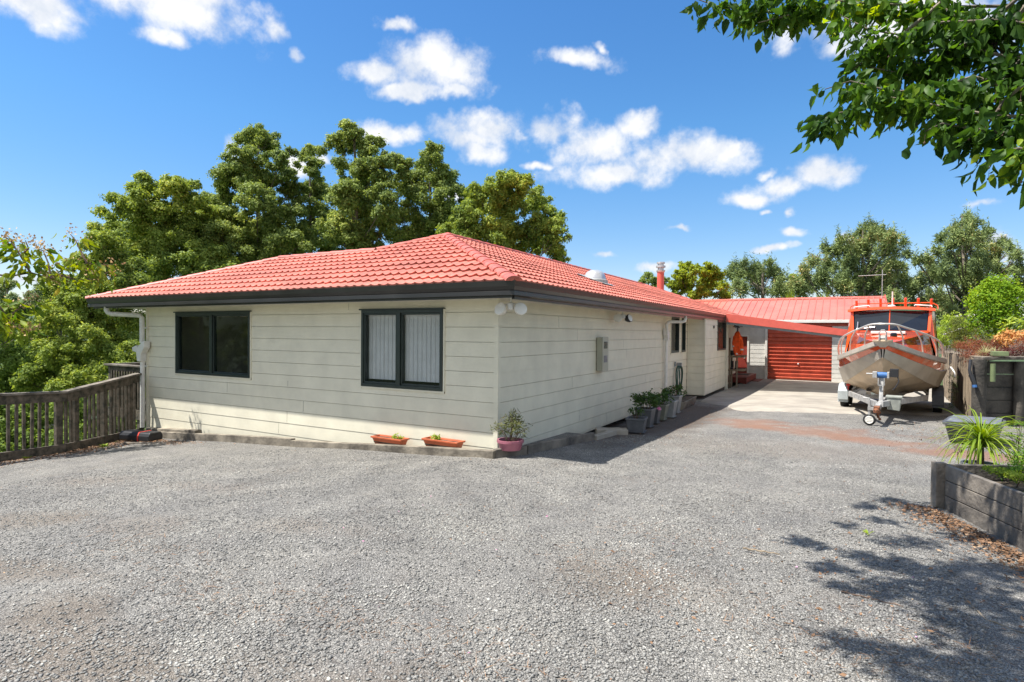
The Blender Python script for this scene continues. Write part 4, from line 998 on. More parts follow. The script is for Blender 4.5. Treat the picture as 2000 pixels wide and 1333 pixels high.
def pot(name,label,x,y,w0,w1,h,m,plants,lm,sq=True,rz=0,size=.05,dens=9000,group=None,saucer=True,z=None,asp=.6,rim=True):
    t=thing(name,label,'pot plant',(x,y,g1(x,y)+.01 if z is None else z),rz,group); n=4 if sq else 20; k=1.414 if sq else 1; ro=R(45) if sq else 0
    def pb(b):
        pr=[(w0/2*k,0.012),(w1/2*k,h-.035)]
        if rim: pr+=[(w1/2*k*1.07,h-.035),(w1/2*k*1.07,h)]
        pr+=[(w1/2*k*.93,h),(w1/2*k*.90,h-.06)]
        b.lathe((0,0,0),pr,n,rot=ro)
    part('pot',m,t,pb,bevel=.008 if sq else 0,smooth=not sq)
    if saucer: part('saucer',m,t,lambda b:b.lathe((0,0,0),[(w0/2*k*1.1,0),(w0/2*k*1.25,.022),(w0/2*k*1.2,.022)],n,rot=ro))
    part('soil','soil',t,lambda b:b.lathe((0,0,h-.065),[(w1/2*k*.89,0),(w1/2*k*.89,.012)],n,rot=ro))
    b=MB()
    for (cx,cy,cz,r_) in plants:
        for q in range(4): b.tube([(cx*.2,cy*.2,h-.06),(cx*.6+random.uniform(-.03,.03),cy*.6,h+(cz-h)*.5),(cx+random.uniform(-r_,r_)*.5,cy+random.uniform(-r_,r_)*.5,cz)],.004,4,cap=False)
    b.build('stems','twig',t)
    crown('foliage',plants,dens,size,lm,t,asp=asp,shell=.25,flat=.9); return t
GP='grey square pots in a row along the side wall'
pot('potted_plant','square charcoal pot with sparse plant, first and nearest in the row',1.06,3.22,.27,.33,.27,'potgrey',[(-.10,0,.38,.08),(.05,0,.37,.09),(-.02,.03,.47,.06)],'Lpot',group=GP,size=.035,dens=14000,rz=R(8))
pot('potted_plant','tall charcoal pot under a wide bushy geranium, second in the row',.98,4.03,.24,.32,.37,'potgrey',[(-.1,-.05,.50,.15),(.05,.0,.55,.17),(-.2,0,.55,.12),(.16,.1,.5,.12)],'Lpot',group=GP)
P3_=pot('potted_plant','dark pot with a single pink bloom, third in the row',.95,4.72,.18,.25,.30,'potgrey',[(0,0,.45,.15),(.06,-.1,.40,.10),(0,.1,.5,.12)],'Lpot',group=GP)
crown('flower',[(.14,-.12,.32,.035)],60000,.03,'petal',P3_)
pot('potted_plant','narrow olive grey pot with leafy green plant, fourth in the row',.92,5.36,.19,.28,.34,'potolive',[(0,0,.48,.14),(.1,0,.44,.1)],'Lpot',group=GP)
pot('potted_plant','pale grey square pot with a bright rim, fifth in the row',.93,5.98,.24,.33,.38,'potpale',[(-.05,0,.48,.13),(-.1,.1,.53,.10)],'Lpot',group=GP)
pot('potted_plant','tall pale grey pot with reddish-green succulent, last in the row',.80,6.95,.24,.33,.42,'potpale',[(-.1,0,.52,.13),(.08,.0,.57,.13),(-.2,0,.5,.1),(.12,.1,.62,.07)],'Lpot',group=GP)
pot('potted_plant','pink plastic pot with a spiky dry bush at the front corner of the house',.28,-.10,.30,.36,.15,'pink',[(.0,0,.32,.17),(-.15,-.03,.28,.12),(.15,0,.30,.14),(0,.05,.42,.13),(.05,0,.5,.08)],'Ldry',sq=False,size=.085,dens=5200,z=.085,asp=.16,saucer=False)
t=thing('timber_trough','brown timber planter trough with a small succulent before the bay','planter',(.55,8.2,g1(.6,9)),R(2))
part('trough','edge',t,lambda b:b.prism([(-.12,0),(.12,0),(.19,.25),(-.19,.25)],'y',.2,1.95),bevel=.006)
part('soil','soil',t,lambda b:b.box(-.15,.15,.25,1.9,.2,.256))
crown('succulent',[(0,.6,.36,.09),(.02,1.0,.42,.08),(-.02,.3,.33,.08)],9000,.05,'Lpot',t)
# ------------------------------------------------------------ boat on its trailer
BX,BY,BA=5.08,7.6,-R(6.0)
def interp(xs,ys): return lambda t:float(np.interp(t,xs,ys))
def make_boat():
    B=thing('motor_boat','orange and aluminium cabin boat with bow rail parked bow first toward the drive','boat',(BX,BY,0),BA)
    ys=[0,.12,.35,.7,1.1,1.6,2.1,2.7,3.6,4.8,6.3]
    gx=[.05,.20,.38,.60,.78,.94,1.05,1.12,1.14,1.14,1.10]; gzv=[1.61,1.553,1.473,1.378,1.302,1.237,1.195,1.15,1.12,1.09,1.07]
    nx=[.015,.12,.27,.48,.67,.86,1.02,1.11,1.16,1.17,1.14]; nz=[1.445,1.385,1.305,1.19,1.09,.99,.91,.90,.86,.84,.84]
    cx=[.01,.09,.20,.37,.55,.75,.92,1.0,1.03,1.03,1.0]; cz=[1.259,1.197,1.109,.973,.83,.673,.56,.50,.47,.46,.45]
    kz=[1.25,1.02,.74,.50,.36,.27,.22,.20,.18,.17,.17]
    def pp(X_,Z_): return [(x,y,z) for x,y,z in zip(X_,ys,Z_)]
    def mir(P): return [(-x,y,z) for x,y,z in P]
    K=[(0,y,z) for y,z in zip(ys,kz)]; Cc=pp(cx,cz); Nn=pp(nx,nz); Gg=pp(gx,gzv)
    def mid(A,B_,t,bul=0): return [tuple(a[i]*(1-t)+b_[i]*t for i in range(3)) for a,b_ in zip(A,B_)]
    b=MB()
    for s in (lambda P:P,mir):
        m1=[(x*1.03,y,z-.012) for x,y,z in mid(K,Cc,.5)]
        b.strip(s(K),s(m1)); b.strip(s(m1),s(Cc))
    b.add([K[-1],Cc[-1],Nn[-1],Gg[-1],mir([Gg[-1]])[0],mir([Nn[-1]])[0],mir([Cc[-1]])[0]],[(0,1,2,3,4,5,6)])
    b.build('hull','alloy',B,smooth=False)
    b=MB()
    for s in (lambda P:P,mir):
        o=[(x+.012,y,z) for x,y,z in Cc]; o2=[(x+.03,y,z) for x,y,z in Nn]; b.strip(s(Cc),s(o)); b.strip(s(o),s(o2)); b.strip(s(o2),s([(x+.005,y,z+.02) for x,y,z in Nn]))
    b.add([Cc[0],Nn[0],mir([Nn[0]])[0],mir([Cc[0]])[0]],[(0,1,2,3)])
    b.build('strake','alloypaint',B)
    b=MB()
    for s in (lambda P:P,mir): b.strip(s(Nn),s([(x,y,z) for x,y,z in Gg]))
    b.add([Nn[0],Gg[0],mir([Gg[0]])[0],mir([Nn[0]])[0]],[(0,1,2,3)])
    b.build('topside','orange',B,smooth=False)
    b=MB()
    for s in (lambda P:P,mir):
        a=[(x-.06,y,z+.02) for x,y,z in Gg]; c=[(x+.035,y-.02,z+.028) for x,y,z in Gg]; d=[(x+.045,y-.02,z-.075) for x,y,z in Gg]; e=[(x,y,z-.085) for x,y,z in Gg]
        b.strip(s(a),s(c)); b.strip(s(c),s(d)); b.strip(s(d),s(e))
    b.build('gunwale','alloypaint',B)
    # foredeck and cabin
    fy=[.25,.7,1.2,1.7,2.2,2.45]; tw=[.14,.36,.54,.68,.78,.80]; tz=[1.585,1.65,1.71,1.76,1.81,1.83]
    gi=interp(ys,gx); gj=interp(ys,gzv)
    T1=[(x,y,z) for x,y,z in zip(tw,fy,tz)]; C0=[(0,y,z+.05) for y,z in zip(fy,tz)]
    W1=[(min(gi(y)-.05,x+.10),y,gj(y)+.02) for x,y in zip(tw,fy)]
    MID=[((a[0]*.55+c[0]*.45)+.01,a[1],a[2]*.55+c[2]*.45) for a,c in zip(T1,W1)]
    b=MB()
    for s in (lambda P:P,mir):
        b.strip(s(C0),s(T1)); b.strip(s(MID),s(W1))
        b.strip(s(W1),s([(gi(y)-.02,y,gj(y)+.02) for y in fy]))
    b.add([C0[0],T1[0],W1[0],mir([W1[0]])[0],mir([T1[0]])[0]],[(0,1,2,3,4)])
    # cabin sides aft of the screen
    for s in (1,-1):
        b.add([(s*.80,2.45,1.83),(s*.84,2.55,2.34),(s*.90,2.95,2.36),(s*1.0,3.0,1.15),(s*.98,2.45,1.15)],[(0,1,2,3,4)])
        b.add([(s*1.0,3.0,1.15),(s*.94,3.0,1.55),(s*.94,4.3,1.55),(s*1.04,4.3,1.12)],[(0,1,2,3)])
    b.build('cabin','orange',B)
    b=MB()
    for s in (lambda P:P,mir): b.strip(s(T1),s(MID))
    b.build('side_window','brownglass',B)
    # windscreen: two panes
    for s in (1,-1):
        b=MB(); b.add([(s*.012,2.30,1.88),(s*.77,2.47,1.85),(s*.80,2.62,2.335),(s*.012,2.50,2.36)],[(0,1,2,3)]); b.build('windscreen','tint',B,solid=.01)
    b=MB(); b.tube([(0,2.28,1.86),(0,2.49,2.37)],.012,6)
    for s in (1,-1):
        b.beam((s*.80,2.44,1.82),(s*.83,2.60,2.36),.06,.06)
    b.beam((-.8,2.42,1.845),(.8,2.42,1.845),.03,.03)
    b.build('screen_frame','orange',B)
    b=MB()
    A=[];Bq=[]
    for i in range(13):
        u=-1+i/6; x=u*.92; z=2.40+.055*(1-u*u); A.append((x,2.42+.10*abs(u)**2,z)); Bq.append((x*1.0,4.2,z+.02))
    b.strip(A,Bq); b.strip([(x,y-.01,z-.065) for x,y,z in A],A); b.strip([(x,y,z-.055) for x,y,z in A],[(x,y,z-.055) for x,y,z in Bq])
    b.strip(Bq,[(x,y,z-.055) for x,y,z in Bq]); b.quad(A[0],Bq[0],(Bq[0][0],4.2,Bq[0][2]-.055),(A[0][0],A[0][1],A[0][2]-.065)); b.quad(A[-1],Bq[-1],(Bq[-1][0],4.2,Bq[-1][2]-.055),(A[-1][0],A[-1][1],A[-1][2]-.065))
    b.build('cabin_roof','orange',B)
    b=MB()
    for s in (1,-1):
        b.add([(s*.90,2.97,2.36),(s*.93,4.2,2.38),(s*1.0,4.35,1.12),(s*.99,3.02,1.5)],[(0,1,2,3)])
    b.add([(-.93,4.2,2.38),(.93,4.2,2.38),(1.0,4.35,1.12),(-1.0,4.35,1.12)],[(0,1,2,3)])
    b.build('clears','canvas',B)
    # rod holders on the roof
    for i in range(7):
        x=-.84+i*.28; z=2.46+.055*(1-(x/.92)**2)
        part('rod_holder','orange',B,lambda b:b.tube([(x,3.9,z-.03),(x,3.8,z+.22)],.032,10),smooth=True)
    part('roof_rail','orange',B,lambda b:b.tube([(-.98,3.6,2.42),(-.97,3.75,2.52),(-.84,3.82,2.60),(.84,3.82,2.60),(.97,3.75,2.52),(.98,3.6,2.42)],.012,6),smooth=True)
    part('aerial','plastic_white',B,lambda b:b.tube([(0,3.6,2.45),(0,3.6,2.9)],.018,6),smooth=True)
    part('dome_light','plastic_white',B,lambda b:b.lathe((.0,3.2,2.45),[(.09,0),(.09,.06),(.05,.08)],12),smooth=True)
    part('grab_rail','plastic_white',B,lambda b:b.tube([(-.8,2.8,2.44),(-.79,2.8,2.47),(-.46,2.7,2.50),(-.45,2.7,2.47)],.018,6),smooth=True)
    part('grab_rail','plastic_white',B,lambda b:b.tube([(.5,2.75,2.47),(.51,2.75,2.50),(.84,2.7,2.47),(.85,2.7,2.44)],.018,6),smooth=True)
    # bow rail
    ry=[0,.35,.75,1.2,1.7,2.15,2.45]
    def rail(s):
        P=[(s*gi(0)*0,-.22,1.98),(s*.22,-.10,1.97),(s*.42,.25,1.90),(s*.66,.75,1.81),(s*.88,1.3,1.70),(s*1.02,1.8,1.58),(s*1.08,2.2,1.42),(s*1.09,2.4,1.16)]
        return P
    def cat_(P,n=8):
        out=[]
        for i in range(len(P)-1):
            p0=Vector(P[max(i-1,0)]);p1=Vector(P[i]);p2=Vector(P[i+1]);p3=Vector(P[min(i+2,len(P)-1)])
            for j in range(n):
                t=j/n; out.append(.5*((2*p1)+(p2-p0)*t+(2*p0-5*p1+4*p2-p3)*t*t+(3*p1-p0-3*p2+p3)*t**3))
        out.append(Vector(P[-1])); return out
    full=rail(-1)[::-1]+rail(1)[1:]
    part('bow_rail','railpaint',B,lambda b:b.tube(cat_(full),.021,8),smooth=True)
    for s in (1,-1):
        for a,c in (((.25,.0,1.965),(.36,.42,1.45)),((.55,.52,1.855),(.70,.95,1.36)),((.84,1.2,1.72),(.95,1.65,1.24)),((1.0,1.72,1.6),(1.06,2.2,1.16))):
            m=tuple((a[i]+c[i])/2 for i in range(3)); m=(s*(m[0]+.035),m[1]-.05,m[2]+.03)
            part('stanchion','railpaint',B,lambda b:b.tube(cat_([(s*a[0],a[1],a[2]),m,(s*c[0],c[1],c[2])],5),.016,7),smooth=True)
    # bow plate, roller, anchor
    part('bow_plate','alloy',B,lambda b:b.prism([(-.17,.25),(-.19,-.08),(-.1,-.2),(.1,-.2),(.19,-.08),(.17,.25)],'z',1.60,1.645),bevel=.01)
    part('bow_plate_underside','alloypaint',B,lambda b:b.add([(-.17,-.1,1.6),(.17,-.1,1.6),(.17,.2,1.6),(-.17,.2,1.6),(-.05,0,1.48),(.05,0,1.48),(.05,.15,1.48),(-.05,.15,1.48)],[(0,1,5,4),(1,2,6,5),(2,3,7,6),(3,0,4,7),(4,5,6,7)]))
    part('anchor_roller','galv',B,lambda b:(b.box(-.07,-.05,-.22,.2,1.64,1.75),b.box(.05,.07,-.22,.2,1.64,1.75),b.tube([(-.05,-.15,1.68),(.05,-.15,1.68)],.035,10),b.tube([(-.06,-.05,1.73),(-.07,-.07,1.80),(-.03,-.08,1.85),(.03,-.08,1.85),(.07,-.07,1.80),(.06,-.05,1.73)],.012,6)))
    part('deck_hatch','white',B,lambda b:b.box(-.32,.36,1.35,1.85,1.775,1.84),bevel=.01)
    part('deck_light','blue' if False else 'tint',B,lambda b:b.lathe((.15,1.0,1.72),[(.07,0),(.07,.06),(.04,.08)],12),smooth=True)
    part('wiper','silver',B,lambda b:(b.tube([(-.70,2.38,1.90),(-.30,2.31,1.95)],.012,5),b.tube([(-.69,2.40,1.92),(-.68,2.44,2.08)],.01,5)))
    return B
make_boat()
def make_trailer():
    zg=-.05
    T=thing('boat_trailer','galvanised two-axle boat trailer standing on its jockey wheel under the orange boat','trailer',(BX,BY,0),BA)
    for s in (-1,1):
        part('side_beam','galv',T,lambda b:b.beam((s*.05,-1.0,.36),(s*.78,1.8,.30),.055,.11))
        part('chassis_rail','galv',T,lambda b:b.beam((s*.78,1.8,.28),(s*.80,6.2,.22),.055,.12))
        part('bunk','timber',T,lambda b:b.beam((s*.30,.7,.42),(s*.66,5.8,.42),.09,.05))
        part('support_arm','galv',T,lambda b:(b.beam((s*.75,2.1,.3),(s*.45,2.1,.46),.05,.05),b.beam((s*.78,2.6,.34),(s*.62,2.5,.52),.05,.05),b.tube([(s*.62,2.3,.5),(s*.72,2.3,.5)],.06,8)))
    part('cross_member','galv',T,lambda b:(b.beam((-.78,1.85,.25),(.78,1.85,.25),.06,.09),b.beam((-.8,3.4,.12),(.8,3.4,.12),.06,.06),b.beam((-.8,5.5,.2),(.8,5.5,.2),.06,.09)))
    part('drawbar','galv',T,lambda b:b.beam((0,-1.35,.32),(0,1.8,.30),.08,.10))
    part('coupling','rust',T,lambda b:(b.box(-.05,.05,-1.60,-1.35,.27,.36),b.lathe((0,-1.58,.24),[(.05,0),(.055,.06),(.02,.10)],12)),bevel=.01)
    part('safety_chain','rust',T,lambda b:[b.lathe((.02+.02*math.sin(i),-1.38+.01*i,.27-i*.022),[(.022,-.008),(.028,0),(.022,.008)],8,axis='x' if i%2 else 'y') for i in range(9)])
    part('winch_post','galv',T,lambda b:(b.beam((0,-.32,.34),(0,-.18,.92),.07,.09,up=(0,1,0)),b.beam((0,-.05,.34),(0,-.16,.80),.05,.05,up=(0,1,0)),b.box(-.06,-.045,-.36,-.22,.68,.84),b.box(.045,.06,-.36,-.22,.68,.84),b.box(-.06,.06,-.36,-.35,.68,.70)))
    W=part('winch','galv',T,lambda b:(b.box(-.16,-.08,-.34,-.14,.84,.97),b.box(.1,.14,-.34,-.14,.84,.97),b.tube([(-.28,-.24,.92),(-.14,-.24,.92)],.016,8)),bevel=.008)
    part('winch_drum','blue',W,lambda b:b.lathe((-.08,-.24,.90),[(.06,0),(.065,.09),(.06,.18)],14,axis='x'),smooth=True)
    part('winch_motor','black',W,lambda b:(b.box(.15,.30,-.34,-.16,.87,1.04),b.tube([(.28,-.3,.92),(.31,-.34,.78),(.25,-.36,.66),(.2,-.36,.6)],.013,6)),bevel=.012)
    part('jockey_stand','galv',T,lambda b:(b.tube([(-.13,-1.36,.10),(-.13,-1.36,.46)],.028,10),b.tube([(-.13,-1.36,.13),(-.13,-1.36,.0)],.02,8),b.box(-.16,-.03,-1.40,-1.32,.27,.33),b.tube([(-.13,-1.36,.46),(-.13,-1.36,.5),(-.24,-1.36,.5)],.01,6)),smooth=True)
    J=part('jockey_wheel','rubber',T,lambda b:b.lathe((-.13,-1.36-.035,.075),[(.075,0),(.105,.01),(.112,.035),(.105,.06),(.075,.07)],24,axis='y'),smooth=True)
    part('rim','white',J,lambda b:(b.lathe((-.13,-1.36-.040,.075),[(.02,-.002),(.03,-.004),(.03,.004)],12,axis='y'),b.lathe((-.13,-1.36-.042,.075),[(.055,.008),(.068,-.002),(.075,.006)],24,axis='y'),[b.beam((-.13,-1.36-.035,.075),(-.13+.06*math.cos(i*1.2566),-1.36-.035,.075+.06*math.sin(i*1.2566)),.016,.016,up=(0,1,0)) for i in range(5)]))
    part('battery_box','grey',T,lambda b:b.prism([(.13,.22),(.34,.20),(.37,.46),(.11,.46)],'y',-.62,-.36),bevel=.015)
    part('battery_box_lid','grey',T,lambda b:b.box(.095,.385,-.635,-.345,.46,.50),bevel=.008)
    for s in (-1,1):
        for k,y in enumerate((3.0,3.78)):
            zc=zg-.12-.02*k+.30
            w=part('wheel','rubber',T,lambda b:b.lathe((s*1.0-.09,y,zc),[(.20,0),(.28,.0),(.31,.025),(.315,.09),(.31,.155),(.28,.18),(.20,.18)],28,axis='x'),smooth=True)
            part('rim','galv',w,lambda b:b.lathe((s*1.0-(.07),y,zc),[(.20,0),(.17,.02),(.05,.03),(.05,.12),(.17,.13),(.20,.14)],20,axis='x'),smooth=True)
        o=part('mudguard','mud' if s<0 else 'potgrey',T,lambda b:b.prism([(2.55,-.0),(2.60,.28),(2.68,.40),(2.8,.46),(3.98,.46),(4.12,.38),(4.2,.1),(4.14,.1),(4.07,.36),(3.95,.43),(2.82,.43),(2.72,.38),(2.64,.27),(2.60,.0)],'x',s*1.0-.12,s*1.0+.12),bevel=.01)
        part('mudflap','mud' if s<0 else 'potgrey',T,lambda b:b.box(s*1.0-.12,s*1.0+.12,2.52,2.55,.06,.30),bevel=.02)
    part('marker_lamp','strap',T,lambda b:(b.tube([(-.86,2.3,.35),(-.86,2.3,.5)],.015,6),b.box(-.9,-.82,2.27,2.33,.44,.5)))
make_trailer()
# ------------------------------------------------------------ retaining wall, planter box
def make_wall():
    Wt=thing('retaining_wall','tall timber retaining wall with upright logs and dark horizontal sleepers','retaining wall',(0,0,0))
    A=Vector((6.75,8.05,0));Bq=Vector((7.35,17.5,0))
    n=48
    for i in range(n):
        t=(i+.5)/n; p=A.lerp(Bq,t); w=(Bq-A).length/n; z0=g1(p.x,p.y)-.1; zt=1.27-.12*t+random.uniform(-.02,.02)
        part('log','palelog',Wt,lambda b:b.tube([(p.x+.08,p.y,z0),(p.x+.08+random.uniform(-.01,.01),p.y,zt)],w*.5,9),smooth=True)
    d=Vector((.87,.493,0)); n_=Vector((.493,-.87,0)); 
    for r_ in range(5):
        zt=1.22-r_*.27; o=MB(); o.beam(A+d*.05+Vector((0,0,zt-.132))-n_*.02,A+d*4.2+Vector((0,0,zt-.132))-n_*.02,.06,.258); o.build('sleeper','sleeper2',Wt,bevel=.008)
    for k,u in enumerate((-.02,.80,1.65,2.5)):
        part('post','sleeper2',Wt,lambda b:b.tube([tuple(A+d*u+n_*.10+Vector((0,0,-.2))),tuple(A+d*u+n_*.10+Vector((0,0,1.22 if k else 1.26)))],.125 if k==0 else .09,12),smooth=True)
    part('capping','rail',Wt,lambda b:b.beam(A+d*-.05+n_*.10+Vector((0,0,1.285)),A+d*4.2+n_*.10+Vector((0,0,1.325)),.24,.06),bevel=.008)
    part('capping','palelog',Wt,lambda b:b.beam(A+Vector((.14,.2,1.30)),Bq+Vector((.14,0,1.18)),.26,.035),bevel=.005)
    part('drain_pipe','olivebox',Wt,lambda b:(b.lathe(tuple(A+d*.12+n_*.27+Vector((0,0,.82))),[(.045,0),(.045,.36)],12)),smooth=True)
make_wall()
tag(part('square_block','olivebox',None,lambda b:b.box(7.0,7.26,7.98,8.24,1.335,1.43),bevel=.01),'small olive green square block on top of the retaining wall capping','block')
t=thing('hanging_pipe','black corrugated hose end with a blue tip hanging on the log wall','pipe',(6.62,7.75,0))
part('pipe','black',t,lambda b:(b.tube([(0,.1,1.25),(-.03,0,1.05),(-.01,-.02,.92)],.028,8),b.tube([(-.01,-.02,.95),(.03,-.04,.82),(.05,-.05,.74)],[.045,.04,.035],8)),smooth=True)
part('tip','blue',t,lambda b:b.tube([(.05,-.05,.75),(.055,-.055,.70)],.04,8))
t=thing('bundled_net','dark green net bundle draped on a white hook on the log wall','net',(6.60,10.0,0))
part('hook','white',t,lambda b:b.tube([(-.03,0,1.0),(.0,-.05,.95),(.02,-.2,.88),(.02,-.24,.78)],.016,8),smooth=True)
crown('net',[(.0,-.1,.75,.10),(.0,-.1,.58,.11),(.0,-.1,.42,.11),(.0,-.1,.25,.10),(0,-.1,.08,.09)],16000,.03,'Lpot',t,asp=.3)
t=thing('water_tub','rectangular dark grey plastic tub on the gravel behind the spiky plant','tub',(6.28,5.15,g1(6.1,5.1)+.01),R(-14))
def tb(b):
    r=[(.30,.46,0),(.36,.58,.30),(.39,.62,.30),(.39,.62,.335),(.345,.57,.335),(.30,.5,.25)]
    v=[]
    for lx,ly,z_ in r:
        for k in range(20):
            a=2*math.pi*(k+.5)/20; c,s=math.cos(a),math.sin(a); e=.28
            v.append((lx*math.copysign(abs(c)**e,c),ly*math.copysign(abs(s)**e,s),z_))
    b.add(v,[(i*20+k,i*20+(k+1)%20,i*20+20+(k+1)%20,i*20+20+k) for i in range(len(r)-1) for k in range(20)]+[tuple(range(20))[::-1]])
part('shell','tub',t,tb,smooth=True)
part('sheet','sheetgrey',t,lambda b:b.add([(-.33,-.5,.345),(.36,-.35,.35),(.33,.55,.36),(-.34,.5,.35)],[(0,1,2,3)]),solid=.008)
def make_planter():
    Pn=thing('planter_box','low dark timber planter box made of three sleepers and posts','planter',(0,0,0))
    a=Vector((5.22,.05,0));b_=Vector((5.68,-1.12,0));c=Vector((6.25,-2.62,0)); e=Vector((8.2,1.5,0))
    d=(b_-a).normalized(); n_=Vector((d.y,-d.x,0))
    if n_.x>0: n_=-n_
    for r_ in range(3):
        z=.06+r_*.155
        part('sleeper','sleeper',Pn,lambda b:b.beam(a+Vector((0,0,z))-n_*.03+d*.06,b_+Vector((0,0,z))-n_*.03-d*.0,.05,.148),bevel=.006)
        part('sleeper','sleeper',Pn,lambda b:b.beam(b_+Vector((0,0,z))-n_*.03+d*.06,c+Vector((0,0,z))-n_*.03,.05,.148),bevel=.006)
        part('sleeper','sleeper',Pn,lambda b:b.beam(a+Vector((.05,0,z)),e+Vector((0,0,z)),.05,.148),bevel=.006)
    for p,r_ in ((a,0),(b_+d*.04,1),(c,2)):
        part('post','sleeper',Pn,lambda b:b.beam(p+n_*.02+Vector((0,0,-.15)),p+n_*.02+Vector((0,0,.46)),.10,.10,up=tuple(n_)),bevel=.008)
    part('soil','soil',Pn,lambda b:b.add([(a.x+.06,a.y,.27),(b_.x+.05,b_.y,.30),(c.x+.05,c.y,.34),(10,-2,.40),(10,2.5,.40),(e.x,e.y-.05,.34)],[(0,1,2,3,4,5)]))
make_planter()
# spiky plant
t=thing('spiky_potted_plant','grey round pot with a fountain of long arching yellow-green blades','pot plant',(5.66,.80,.19))
part('pot','potmid',t,lambda b:b.lathe((0,0,0),[(.12,0),(.16,.13),(.175,.13),(.175,.165),(.155,.165),(.15,.1)],24),smooth=True)
part('soil','soil',t,lambda b:b.lathe((0,0,.12),[(.15,0),(.15,.01)],20))
def blades(name,parent,n,L0,w,m,c=(0,0,.1),up=(.2,1.3),sag=.9,rr=rng):
    b=MB()
    for i in range(n):
        a=rr.random()*6.283; e=up[0]+(up[1]-up[0])*rr.random(); L_=L0*(.6+.5*rr.random()); p=Vector(c)+Vector((math.cos(a)*.02,math.sin(a)*.02,rr.random()*.12)); 
        d=Vector((math.cos(a)*math.cos(e),math.sin(a)*math.cos(e),math.sin(e))); s=Vector((-math.sin(a),math.cos(a),0)); A=[];Bq=[];C2=[]
        k=8; sg=sag*(.6+.8*rr.random())
        for j in range(k+1):
            f=j/k; ww=w*(1-f**2.2)*.5+.0008; A.append(p+s*ww+Vector((0,0,ww*.5))); C2.append(p.copy()); Bq.append(p-s*ww+Vector((0,0,ww*.5)))
            p=p+d*(L_/k); d=(d+Vector((0,0,-sg/k))).normalized()
        b.strip(A,C2); b.strip(C2,Bq)
    return b.build(name,m,parent,smooth=True)
part('stem','twig',t,lambda b:b.tube([(0,0,.1),(0,0,.42)],[.035,.025],8))
blades('leaves',t,160,.60,.016,'Lspike',c=(0,0,.33),up=(-.1,1.3),sag=2.1)
t=thing('star_ornament','small pale star ornament on a thin stake before the grey pot','ornament',(5.42,.55,.30))
part('stake','twig',t,lambda b:b.tube([(.02,0,0),(0,0,.20)],.004,5))
part('star','palelog',t,lambda b:b.prism([((.05 if i%2==0 else .021)*math.sin(i*math.pi/5),.24+(.05 if i%2==0 else .021)*math.cos(i*math.pi/5)) for i in range(10)],'y',-.008,.008))
# planter greenery
def bush(name,label,loc,cl,m,size,dens,group=None,cat='plant',stems=True,**k):
    t=thing(name,label,cat,loc,0,group)
    if stems:
        b=MB()
        for (x,y,z,r_) in cl:
            for q in range(3): b.tube([(x*.3,y*.3,0),(x*.7,y*.7,z*.6),(x+random.uniform(-r_,r_)*.6,y+random.uniform(-r_,r_)*.6,z+r_*.3)],[.02*max(.3,r_),.012*max(.3,r_),.006*max(.3,r_)],5,cap=False)
        b.build('stems','twig',t)
    crown('foliage',cl,dens,size,m,t,**k); return t
bush('parsley_bush','lush dark green feathery bush filling the planter at the right edge',(5.8,.1,.27),[(-.03,.18,.10,.11),(.03,-.2,.18,.14),(.12,.1,.2,.15),(.2,.45,.22,.16),(.3,.1,.26,.2),(.25,-.35,.22,.19),(.12,-.58,.2,.15),(.4,.6,.26,.2),(.45,-.7,.25,.22)],'Lfern',.032,16000,asp=.35,shell=.2,flat=.8)
bush('fennel_plant','tall airy green plant above the parsley at the right edge of the planter',(5.95,.82,.27),[(0,0,.2,.12),(.0,0,.38,.10),(.05,.05,.52,.09),(.15,.1,.32,.15),(.2,0,.48,.13),(.3,.1,.45,.18),(.12,-.1,.6,.07)],'Lfern',.04,9000,asp=.22,shell=.15)
bush('stonecrop','low yellow-green cushion spilling over the planter timber beside the grey pot',(5.66,-.12,.40),[(0,0,.05,.07),(.08,-.15,.05,.08),(-.06,.12,.04,.06)],'Lyel',.02,60000,asp=.6,stems=False,flat=.6)
bush('oregano_clump','green clump on the planter rim between the stonecrop and the parsley',(5.92,-.50,.34),[(0,0,.05,.12),(.06,-.22,.05,.12),(.10,.15,.07,.12),(.15,-.5,.06,.14)],'Lfern',.025,30000,asp=.6,stems=False,flat=.7)
G1=[(-31.6,12.4,9.9,1.15),(-29.3,12.9,9.6,1.12),(-30.1,14.2,9.2,0.91),(-32.2,11.6,8.5,1.26),(-30.4,12.1,8.4,1.4),(-30.9,13.7,8.1,1.37),(-36.7,13.4,7.9,1.33),(-31.6,15.6,8.5,1.31),(-34.6,13.7,7.4,1.54),(-30.1,13.1,6.4,1.43),(-30.1,14.9,6.3,1.49),(-31.5,12.6,5.5,1.6),(-32.6,11.4,5.9,1.2),(-29.0,13.0,5.2,1.56),(-28.0,14.2,4.9,1.59),(-31.2,16.6,8.9,0.98),(-31.3,15.9,8.0,1.11),(-33.4,14.6,7.8,1.17)]
G2=[(-30.0,18.9,14.1,1.38),(-26.3,17.5,12.2,1.07),(-28.7,16.8,12.1,1.22),(-28.6,18.6,11.4,1.49),(-31.2,17.8,11.4,1.44),(-28.4,20.1,11.1,1.17),(-32.7,17.8,10.3,1.1),(-27.1,16.4,9.2,1.48),(-27.9,18.9,9.0,1.41),(-31.2,17.4,8.6,1.5),(-28.4,18.0,7.6,1.61),(-29.6,15.5,7.5,1.2),(-29.4,17.3,6.6,1.74),(-25.5,17.3,6.7,1.32),(-31.8,18.6,12.1,1.25),(-29.6,19.4,6.1,1.64)]
G3=[(-27.8,21.0,13.9,0.81),(-26.5,20.3,12.4,0.86),(-28.6,22.6,11.7,1.16),(-27.9,21.0,9.7,1.19),(-27.9,22.8,9.3,1.38),(-29.3,21.8,8.4,1.38),(-27.0,21.1,7.1,1.47)]
